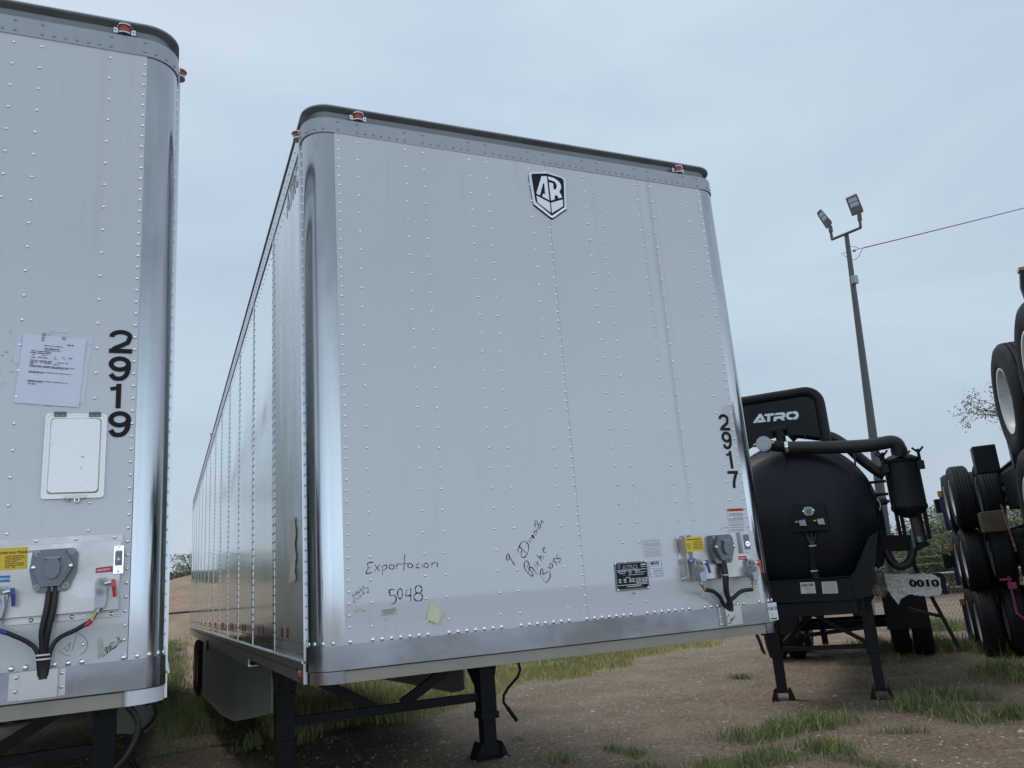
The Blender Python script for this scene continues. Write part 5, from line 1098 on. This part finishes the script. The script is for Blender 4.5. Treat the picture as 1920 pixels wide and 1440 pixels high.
# side platform and rack behind the canister
fp = t_(.5, 5.536, 1560, 980)
b = MB(); q = [fp(440, 175), fp(520, 132), fp(900, 128), fp(960, 165), fp(1020, 228), fp(960, 258), fp(900, 288), fp(560, 300), fp(430, 300)]
b.prism([xz(p) for p in q][::-1], .48, .60, 'black'); b.box(fp(520, 140)[0], fp(1000, 180)[0], .6, 2.4, fp(700, 150)[2]-.06, fp(700, 150)[2], 'black')
b.prism([xz(fp(*p)) for p in ((440, 300), (560, 300), (540, 430), (480, 480), (430, 440), (380, 520), (330, 540), (330, 300))][::-1], .5, .58, 'black'); b.build('side_platform', TT)
b = MB()
zt3 = t_(.6, 8, 1640, 820)(700, 1150)[2]; zb3 = fp(900, 150)[2]
for px_ in (330, 400, 590, 680, 760): p = t_(.6, 8, 1640, 820)(px_, 1180); b.box(p[0]-.022, p[0]+.022, .58, .62, zb3-.03, zt3+.05, 'black')
b.build('side_rack', TT)
b = MB(); p = fp(850, 300); b.bar((p[0]-.02, .9, 1.45), (p[0]+.02, .9, 1.15), .05, .05, 'black'); b.bar((.9, .9, 1.23), (1.3, .9, 1.22), .02, .02, 'black'); b.bar((p[0]+.08, .9, 1.08), (p[0]+.28, .9, .42), .045, .045, 'black'); b.bar((.95, .9, .88), (p[0]+.16, .9, .78), .04, .04, 'black'); b.build('rear_stay', TT)
# wrapped side tray with the number
yt = .45; ft = t_(yt, 5.536, 1560, 980)
b = MB(); q = [ft(330, 540), ft(1130, 520), ft(1175, 570), ft(1205, 745), ft(870, 750), ft(420, 760), ft(290, 745)]
b.prism([xz(p) for p in q][::-1], yt, yt+.42, 'black'); TR = b.build('side_tray', TT, bevel=.006)
def crumple(name, outline, parent, y, m, amp, res=16):
    pts = [np.array(xz(ft(*p))) for p in outline]; lo = np.min(pts, 0); hi = np.max(pts, 0)
    n = len(pts)
    def inside(p):
        c = False
        for i in range(n):
            a, d = pts[i], pts[i-1]
            if (a[1] > p[1]) != (d[1] > p[1]) and p[0] < (d[0]-a[0])*(p[1]-a[1])/(d[1]-a[1])+a[0]: c = not c
        return c
    b = MB(); nx = res*3; nz = res; vs = []; 
    for j in range(nz+1):
        for i in range(nx+1):
            x, z = lo[0]+(hi[0]-lo[0])*i/nx, lo[1]+(hi[1]-lo[1])*j/nz
            vs.append((x, y-.012-amp*abs(noise.noise(Vector((x*7, z*26, 4))))-amp*.6*abs(noise.noise(Vector((x*23, z*14, 9)))), z))
    fs = [(j*(nx+1)+i, j*(nx+1)+i+1, (j+1)*(nx+1)+i+1, (j+1)*(nx+1)+i) for j in range(nz) for i in range(nx) if inside((lo[0]+(hi[0]-lo[0])*(i+.5)/nx, lo[1]+(hi[1]-lo[1])*(j+.5)/nz))]
    b.add(vs, fs, m, True); return b.build(name, parent)
WR = crumple('plastic_wrap', [(540, 532), (1030, 528), (1120, 575), (1142, 738), (990, 768), (800, 742), (720, 785), (688, 852), (640, 790), (575, 690)], TR, yt, 'wrap', .022, 30)
crumple('loose_wrap', [(400, 520), (500, 495), (545, 535), (578, 700), (560, 770), (430, 750), (330, 620)], TR, yt-.01, 'clearwrap', .05, 14)
b = MB(); p = ft(808, 662); q_ = ft(1098, 660); u = np.array(xz(q_))-np.array(xz(p)); b.text('0010', .108, (p[0], yt-.042, p[2]), 'ink', ux=(u[0], 0, u[1]), bold=.004, xs=1.42); b.build('number_lettering', WR)
# landing gear of the tank trailer
for sx in (-.53, .52):
    b = MB(); b.box(sx-.065, sx+.065, -.075, .075, .50, 1.08, 'black'); b.box(sx-.075, sx+.075, -.085, .085, .48, .54, 'black'); g = b.build('landing_leg', TT, bevel=.004)
    b = MB(); b.box(sx-.052, sx+.052, -.06, .06, .10, .5, 'black'); b.build('inner_leg', g, bevel=.003)
    b = MB(); b.box(sx-.12, sx+.12, -.11, .11, 0, .014, 'black')
    for s_ in (-1, 1): b.prism([(sx+s_*.12, .014), (sx+s_*.085, .13), (sx+s_*.07, .13), (sx+s_*.07, .014)][::s_], -.08, .08, 'black')
    b.bar((sx-.09, 0, .09), (sx+.09, 0, .09), .03, .02, 'black'); b.build('foot', g, bevel=.003)
b = MB(); b.bar((-.47, 0, .56), (.46, 0, .56), .04, .05, 'black'); b.bar((.46, 0, .60), (-.05, .02, .93), .035, .045, 'black'); b.bar((-.47, 0, .60), (-.1, .35, .92), .035, .045, 'black'); b.bar((-.02, .5, .95), (.0, .3, .58), .07, .07, 'black'); b.bar((-.4, .9, .62), (.46, .9, .70), .04, .05, 'black')
b.bar((-.25, .1, .72), (-.15, .05, .52), .025, .025, 'black'); b.build('leg_brace', TT)
for y in (4.5, 5.75):
    b = MB(); b.cyl((-.85, y, .5), (.85, y, .5), .06, 'black', 10); b.build('axle', TT)
    for x, fl in ((-1.12, False), (-.80, True), (.80, False), (1.12, True)): add_wheel(TT, x, y, .5, fl)
b = MB()
for s_ in (-1, 1): b.box(.62*s_-(.0 if s_ > 0 else .62), .62*s_+(.62 if s_ > 0 else 0), 3.75, 6.4, 1.06, 1.10, 'black'); b.box(.64*s_-(.0 if s_ > 0 else .6), .64*s_+(.6 if s_ > 0 else 0), 3.7, 3.73, .45, 1.08, 'rubber')
b.build('mud_guard', TT)
for y in (1.5, 3.2):
    b = MB(); b.box(-.6, .6, y, y+.1, 1.1, 1.4, 'black'); b.build('tank_saddle', TT)

# ---------------------------------------------------------------- stacked container chassis at the right edge
KK = Frame(10.43+.16, 4.98-.17, 47.8); RZU = R_(180-46.5)
def chassis(label, Y0, z0, inverted=False, length=9.3, group='skeletal container chassis stacked at the right edge', reverse=False, blue=True, X0=0):
    """skeletal chassis; wheels at local y 0..1.25, frame runs towards the camera (-y)"""
    t = thing('container_chassis', label, 'trailer chassis', (*(KK.o+KK.d*Y0+KK.l*X0), z0), KK.rz+(PI if reverse else 0), group)
    k = -1 if inverted else 1
    root = t
    sx = lambda x: (-x) if reverse else x
    def zz(z): return z if not inverted else .96-z
    def bx(b, x0, x1, y0, y1, za, zb_, m):
        a, c = sorted((zz(za), zz(zb_))); x0, x1 = sorted((sx(x0), sx(x1))); b.box(x0, x1, y0, y1, a, c, m)
    yf, yr = (-length, 1.98)
    for x in (.66, 1.30):
        b = MB(); bx(b, x, x+.13, yf, yr, .68, .70, 'black'); bx(b, x+.055, x+.075, yf, yr, .70, .91, 'black'); bx(b, x, x+.13, yf, yr, .91, .93, 'black'); b.build('main_beam', t)
    y = yf+.6
    while y < yr: b = MB(); bx(b, .72, 1.38, y, y+.08, .74, .86, 'black'); b.build('cross_member', t); y += 1.15
    for y, nm in ((yf, 'front_bolster'), (yr-.14, 'rear_bolster')):
        b = MB(); bx(b, -.13, 2.22, y, y+.14, .74, .93, 'black'); bx(b, -.15, -.05, y-.03, y+.17, .70, .95, 'black'); bx(b, 2.14, 2.28, y-.03, y+.17, .70, .95, 'black'); b.build(nm, t, bevel=.005)
    if blue:
        b = MB(); bx(b, -.22, -.12, yr-.02, yr+.02, .06, .74, 'bluesteel'); bx(b, -.14, .1, yr-.02, yr+.02, .40, .48, 'black'); b.build('rear_post', t)
        b = MB(); bx(b, -.24, -.13, yr-.05, yr-.021, .64, .74, 'yelreflector'); b.build('reflector', t)
        b = MB(); x_ = sx(-.12); b.lathe([(.035, zz(.94)), (.035, zz(.975)), (0, zz(.98))], 'amber', 12, (x_, yr-.05, 0)); b.build('marker_lamp', t)
    b = MB()
    for y in (-.62, 1.78):
        for x in (.60, 1.42):
            bx(b, x, x+.08, y, y+.16, .42, .70, 'black')
    for x in (.60, 1.42): bx(b, x+.01, x+.07, -.5, 1.9, .56, .62, 'black')
    b.build('suspension', t)
    b = MB()
    for j in range(3): bx(b, .724, .728, -3.0-.9*j, -2.9-.9*j, .79, .84, 'redtape'); bx(b, .723, .727, -2.88-.9*j, -2.78-.9*j, .79, .84, 'whitetape')
    b.build('reflective_tape', t)
    for y in (0, 1.25):
        b = MB(); b.cyl((sx(.25), y, zz(.48)), (sx(1.84), y, zz(.48)), .06, 'black', 10); b.build('axle', t)
        for x in (-.05, .31, 1.77, 2.13): add_wheel(t, sx(x), y, zz(.48 if inverted else .475), (x > .2) != reverse, 1 if inverted else .95)
    for x in (.46, 1.52):
        b = MB(); bx(b, x, x+.16, -3.4, -.55, .20, .70, 'black'); b.build('slider_box', t, bevel=.006)
    for x in (.45, 1.49): b = MB(); bx(b, x, x+.15, -4.2, -4.05, .30, .70, 'black'); b.build('landing_leg', t)
    return t
ch = [chassis('black container chassis standing on the grass, lowest in the stack at the right edge', 0, 0.0),
      chassis('black container chassis resting on the lowest one, middle of the stack', .1, .905),
      chassis('black container chassis third from the ground, its double wheels level with the treetops', -.1, 1.83)]
# the upper ones lie the other way round, upside down, wheels nearer the camera
def upside(label, px_, py_, Dm, X0):
    t = chassis(label, 0, 0, True, 9.0, reverse=True, blue=False)
    c = at(px_, py_, Dm); lx = KK.l*(.11)   # outer wheel centre sits at local x -(-.05) after reversal
    loc = c[:2]-KK.l*(.05)
    t.rotation_euler = (0, 0, RZU); t.location = (loc[0]-KK.l[0]*X0, loc[1]-KK.l[1]*X0, c[2]-.48); return t
UP = upside('upside down container chassis on top of the stack, its white rimmed wheels standing highest', 1941, 745, 8.0, 0)
UP2 = upside('upside down container chassis wedged under the topmost one, one wheel cut by the right edge', 2003, 958, 7.3, 0)
b = MB(); b.box(-1.98, .20, -9.4, -9.2, .2, 1.1, 'black') if False else None
# blocks and a load chain between the frames
def blk(lbl, x, y, D, sz, m='black', nm='support_block', cat='block'):
    p = at(x, y, D); b = MB(); b.box(-sz[0]/2, sz[0]/2, -sz[1]/2, sz[1]/2, -sz[2]/2, sz[2]/2, m); o = b.build(nm, None, tuple(p), bevel=.008); o.rotation_euler = (0, 0, KK.rz); return tag(o, lbl, cat)
blk('dark painted steel block under the upside down chassis', 1847, 862, 9.0, (.20, .2, .26), 'black')
blk('weathered brown timber block wedged between the chassis frames', 1862, 978, 9.5, (.22, .3, .20), 'wood')
p = at(1878, 950, 9.3); b = MB()
for k in range(16):
    z = p[2]-.028*k; a = (k % 2)*PI/2
    b.tube([(p[0]+.004*k+.010*math.cos(t)*math.cos(a), p[1]+.010*math.cos(t)*math.sin(a), z+.018*math.sin(t)) for t in np.linspace(0, 2*PI, 9)], .0035, 'copper', 5, False)
o = b.build('load_chain'); tag(o, 'rusty brass coloured load chain hanging beside the timber block', 'chain')
p = at(1897, 1108, 9.2); b = MB(); b.box(-.008, .008, -.004, .004, -.22, .14, 'pink'); b.box(-.08, .02, -.004, .004, .10, .12, 'pink'); b.box(-.02, .05, -.015, .015, .02, .08, 'pink'); b.bar((0, 0, -.2), (.07, 0, -.28), .01, .015, 'pink'); o = b.build('ratchet_strap', None, tuple(p)); o.rotation_euler = (0, 0, KK.rz); tag(o, 'pink ratchet strap hanging on the lower stacked chassis', 'strap')

p0 = at(1959, 575, 6.9); b = MB(); T = Matrix.Translation((0, 0, 0)); b.prism([(-.06, -.42), (.02, -.42), (.06, .30), (-.10, .30), (-.12, .18)], -.03, .03, 'black'); b.box(-.11, .05, -.04, .04, .30, .325, 'amber')
M['lampred'] = M['redlens']; b.cyl((-.07, -.035, .08), (-.07, -.05, .08), .05, 'redlens', 14)
lampb = b.build('lamp_bracket', None); iv = (Matrix.Translation(UP.location) @ Matrix.Rotation(UP.rotation_euler.z, 4, 'Z')).inverted(); lampb.parent = UP
lampb.matrix_parent_inverse = iv @ Matrix.Translation(tuple(p0)) @ Matrix.Rotation(KK.rz, 4, 'Z')
# ---------------------------------------------------------------- floodlight pole and wire
pb_ = at(1662, 1010, 18); ptp = at(1587, 440, 18); dv = (ptp-pb_)/(ptp[2]-pb_[2]); base = pb_-dv*pb_[2]; base[2] = 0
LP = thing('light_pole', 'tall dark steel floodlight pole leaning slightly behind the tank trailer', 'light pole', tuple(base))
rel = lambda p: tuple(np.array(p)-base)
b = MB(); b.tube([rel(base), rel(base+(ptp-base)*.5), rel(ptp)], [.115, .085, .048], 'pole', 12); b.build('pole', LP)
A1, A2 = at(1560, 449, 18.3), at(1613.5, 427, 17.6); B1, B2 = at(1556.5, 424, 18.3), at(1611, 400, 17.6)
b = MB(); b.cyl(rel(A1), rel(A2), .032, 'pole', 8); b.cyl(rel(A1), rel(B1), .03, 'pole', 8); b.cyl(rel(A2), rel(B2), .03, 'pole', 8); b.cyl(rel(A1+(B1-A1)*.55), rel(B1), .045, 'pole', 8); b.cyl(rel(A2+(B2-A2)*.5), rel(B2), .045, 'pole', 8); b.build('cross_arm', LP)
def flood(corners, D, depth):
    P = [np.array(rel(at(x, y, D))) for x, y in corners]   # TL TR BR BL
    P = [Vector(p) for p in P]; n = (P[1]-P[0]).cross(P[3]-P[0]).normalized(); n = n if n.dot(Vector(rel(CAM))-P[0]) > 0 else -n
    b = MB(); vs = P+[p-n*depth for p in P]; b.add(vs, [(0, 1, 2, 3), (4, 5, 6, 7), (0, 1, 5, 4), (1, 2, 6, 5), (2, 3, 7, 6), (3, 0, 4, 7)], 'pole')
    for k in range(9):
        t = (k+.5)/9; a = P[0]+(P[1]-P[0])*t; u = (P[0]-P[3]).normalized(); b.bar(a-n*.02, a-n*.02+u*.035, .012, .03, 'pole', n)
    g = b.build('floodlight', LP, bevel=.008)
    def B(u, v): return (P[0]*(1-u)+P[1]*u)*(1-v)+(P[3]*(1-u)+P[2]*u)*v+n*.006
    for v0, v1 in ((.10, .33), (.38, .62)):
        q = MB(); q.add([B(.13, v0), B(.88, v0), B(.88, v1), B(.13, v1)]+[B(.13, v0)-n*.01, B(.88, v0)-n*.01, B(.88, v1)-n*.01, B(.13, v1)-n*.01], [(0, 1, 2, 3), (0, 1, 5, 4), (1, 2, 6, 5), (2, 3, 7, 6), (3, 0, 4, 7)], 'led'); q.build('led_panel', g)
flood([(1586, 373), (1606, 364), (1618.5, 394), (1597, 402.5)], 17.6, .10)
flood([(1532.5, 401), (1540, 393.5), (1559.5, 416), (1549, 426)], 18.3, .12)
b = MB(); p = at(1595, 528, 17.95); b.box(-.06, .06, -.16, -.06, -.09, .09, 'galv'); o = b.build('junction_box', LP, rel(p), bevel=.006)
j = at(1618, 465, 18); e = at(1990, 366, 27)
e = j+(e-j)*2.6
wire = [j+(e-j)*t+np.array([0, 0, -.10*4*t*(1-t)]) for t in np.linspace(0, 1, 16)]
b = MB(); b.tube([tuple(p) for p in wire], .011, 'vinyl', 6); k1 = [at(x, y, 18) for x, y in ((1590, 463), (1600, 462), (1612, 466), (1618, 465))]; b.tube([tuple(p) for p in k1], .006, 'galv', 5)
k2 = [at(x, y, 18) for x, y in ((1617, 466), (1611, 480), (1603, 487.5), (1595, 486), (1584, 480), (1577, 475.5), (1587, 473), (1600, 470), (1612, 466))]; b.tube([tuple(p) for p in k2], .006, 'hose', 5)
o = b.build('overhead_wire'); tag(o, 'thin overhead wire running from the floodlight pole to the right', 'wire')
pI = at(1602, 470, 18); b = MB(); b.lathe([(0, -.03), (.03, -.02), (.03, .02), (0, .03)], 'galv', 10, tuple(pI)); o = b.build('insulator', None); o.parent = LP; o.matrix_parent_inverse = Matrix.Translation(-Vector(base))

# ---------------------------------------------------------------- chain-link fence
fa = at(1350, 1100, 23); fbp = at(1985, 1056, 20); fdir = (fbp-fa)[:2]; fl = np.hypot(*fdir); fdir /= fl
FE = thing('chain_link_fence', 'low chain link fence with a top rail crossing the dry field behind the tank trailer', 'fence', (fa[0], fa[1], 0), math.atan2(fdir[1], fdir[0]))
HF = 1.10; fl += 8
b = MB(); x = -8.
while x < fl:
    for s_ in (1, -1):
        x0, x1 = x, x+HF*s_*.62
        b.add([(x0, 0, .03), (x0+.007, 0, .03), (x1+.007, 0, HF), (x1, 0, HF)], [(0, 1, 2, 3)], 'galv')
    x += .085
for z in (HF+.22, HF+.38): b.tube([(-8, 0, z), (fl, 0, z+.01)], .005, 'galv', 4)
b.build('wire_mesh', FE)
b = MB(); b.cyl((-8, .03, HF), (fl, .03, HF), .027, 'galv', 8); b.build('top_rail', FE)
x = -8.
while x < fl: b = MB(); b.cyl((x, .06, 0), (x, .06, HF+.45), .03, 'galv', 8); b.build('fence_post', FE); x += 3

# ---------------------------------------------------------------- cable strung behind the trailers
b = MB(); a = at(300, 1152, 21.5); c = at(362, 1146.5, 21.5); d = (c-a)
b.tube([tuple(a-d*6+np.array([0, 0, .25])), tuple(a-d*2+np.array([0, 0, .02])), tuple(a), tuple(c), tuple(c+d*2), tuple(c+d*3)], .022, 'hose', 8)
o = b.build('hanging_cable'); tag(o, 'black cable strung low across the sandy ground behind the trailers', 'cable')

# ---------------------------------------------------------------- trees and bushes
def tree_mesh(seed, h, rad, nl, leaf, low=.25, sparse=False, stems=4):
    rs = np.random.default_rng(seed); tr = MB(); tips = []
    for s_ in range(stems):
        a = 2*PI*s_/stems+rs.uniform(-.5, .5); P = [np.array([.06*math.cos(a), .06*math.sin(a), -.1])]; out_ = rs.uniform(.35, .95)*rad
        for k in range(1, 6):
            t = k/5; P.append(np.array([out_*t**1.3*math.cos(a+.3*math.sin(3*t+s_)), out_*t**1.3*math.sin(a+.3*math.sin(3*t+s_)), h*.72*t*rs.uniform(.9, 1.05)]))
        r0 = .045*h/3+.02; tr.tube([tuple(p) for p in P], [r0*(1-.15*k) for k in range(6)], 'bark', 7)
        for k in range(2, 6):
            for q in range(4):
                b_ = rs.uniform(0, 2*PI); L = rad*rs.uniform(.25, .6); e_ = P[k]+np.array([L*math.cos(b_), L*math.sin(b_), L*rs.uniform(-.15, .75)])
                mid = (P[k]+e_)/2+rs.normal(0, .05*rad, 3); tr.tube([tuple(P[k]), tuple(mid), tuple(e_)], [r0*.35, r0*.22, r0*.10], 'bark', 5); tips += [e_, mid, (mid+e_)/2]
                for _ in range(2):
                    e2 = e_+rs.normal(0, .16*rad, 3); tr.tube([tuple(e_), tuple(e2)], [r0*.1, r0*.04], 'bark', 4, False); tips.append(e2)
    tips = np.array(tips); tips = tips[tips[:, 2] > low*h*.5]
    c = tips[rs.integers(0, len(tips), nl)]+rs.normal(0, 1, (nl, 3))*rad*(.055 if sparse else .20)*np.array([1, 1, .8])
    c[:, 2] = np.clip(c[:, 2], .05, h)
    d1 = rs.normal(0, 1, (nl, 3)); d1 /= np.linalg.norm(d1, axis=1)[:, None]; d2 = np.cross(d1, rs.normal(0, 1, (nl, 3))); d2 /= np.linalg.norm(d2, axis=1)[:, None]
    s1 = leaf*rs.uniform(.6, 1.5, nl)[:, None]; s2 = s1*rs.uniform(.25, .5, nl)[:, None]
    V = np.stack([c-d1*s1, c-d2*s2, c+d1*s1, c+d2*s2], 1).reshape(-1, 3)
    me = bpy.data.meshes.new('crown'); me.from_pydata(V.tolist(), [], np.arange(nl*4).reshape(-1, 4).tolist()); me.update(); me.materials.append(M['leaf'])
    cl = np.array([.5+.9*noise.noise(Vector(p*1.3/rad+seed)) for p in c]); a = me.attributes.new('tint', 'FLOAT', 'POINT'); a.data.foreach_set('value', np.repeat(np.clip(cl+rs.normal(0, .2, nl), 0, 1), 4).astype(np.float32))
    return tr, me
VAR = []
for i, (h, rad, nl, lf, st) in enumerate(((3.4, 2.3, 20000, .06, 6), (2.7, 2.2, 17000, .055, 6), (4.0, 2.5, 22000, .065, 6), (3.0, 2.7, 20000, .06, 7))):
    tr, me = tree_mesh(11+i, h, rad, nl, lf, stems=st); t = bpy.data.objects.new('mesquite_tree', None); COL.objects.link(t); tr.build('trunk', t); o = bpy.data.objects.new('crown', me); COL.objects.link(o); o.parent = t; VAR.append(t)
used = set()
def put_tree(v, x, y, s, rz, label, group, sz=None):
    if v not in used: t = VAR[v]; used.add(v)
    else: t = copy_tree(VAR[v])
    z = float(height(np.array([x]), np.array([y]))[0]); t.location = (x, y, z-.05); t.scale = (s, s, sz or s); t.rotation_euler = (0, 0, rz); tag(t, label, 'tree', group); return t
LR = 'green mesquite in the row beyond the dry field and fence'
LL = 'green mesquite beyond the sandy mound behind the trailers'
rr = random.Random(5)
for k in range(40):     # row beyond the field, from behind the box trailer to the right
    A = .10+k*.031+rr.uniform(-.01, .01); D = rr.uniform(33, 43); x, y = CAM[0]+D*math.sin(A), CAM[1]+D*math.cos(A); s_ = rr.uniform(.72, 1.0)
    if A > .78: s_ *= 1.05
    put_tree(k % 4, x, y, s_, rr.uniform(0, 6), LR, 'trees beyond the dry field')
for k in range(26):
    x = 6-1.9*k+rr.uniform(-.6, .6); y = 40+rr.uniform(-2, 5)+.10*abs(x); s_ = rr.uniform(.85, 1.1); put_tree(k % 4, x, y, s_, rr.uniform(0, 6), LL, 'trees beyond the sandy mound')
tr, me = tree_mesh(77, 6.2, 2.0, 30000, .03, sparse=True, stems=7)
p = at(2170, 900, 21); t = thing('mesquite_tree', 'tall thin leaved tree poking out behind the stacked wheels at the right edge', 'tree', (p[0], p[1], 0)); tr.build('trunk', t); o = bpy.data.objects.new('crown', me); COL.objects.link(o); o.parent = t
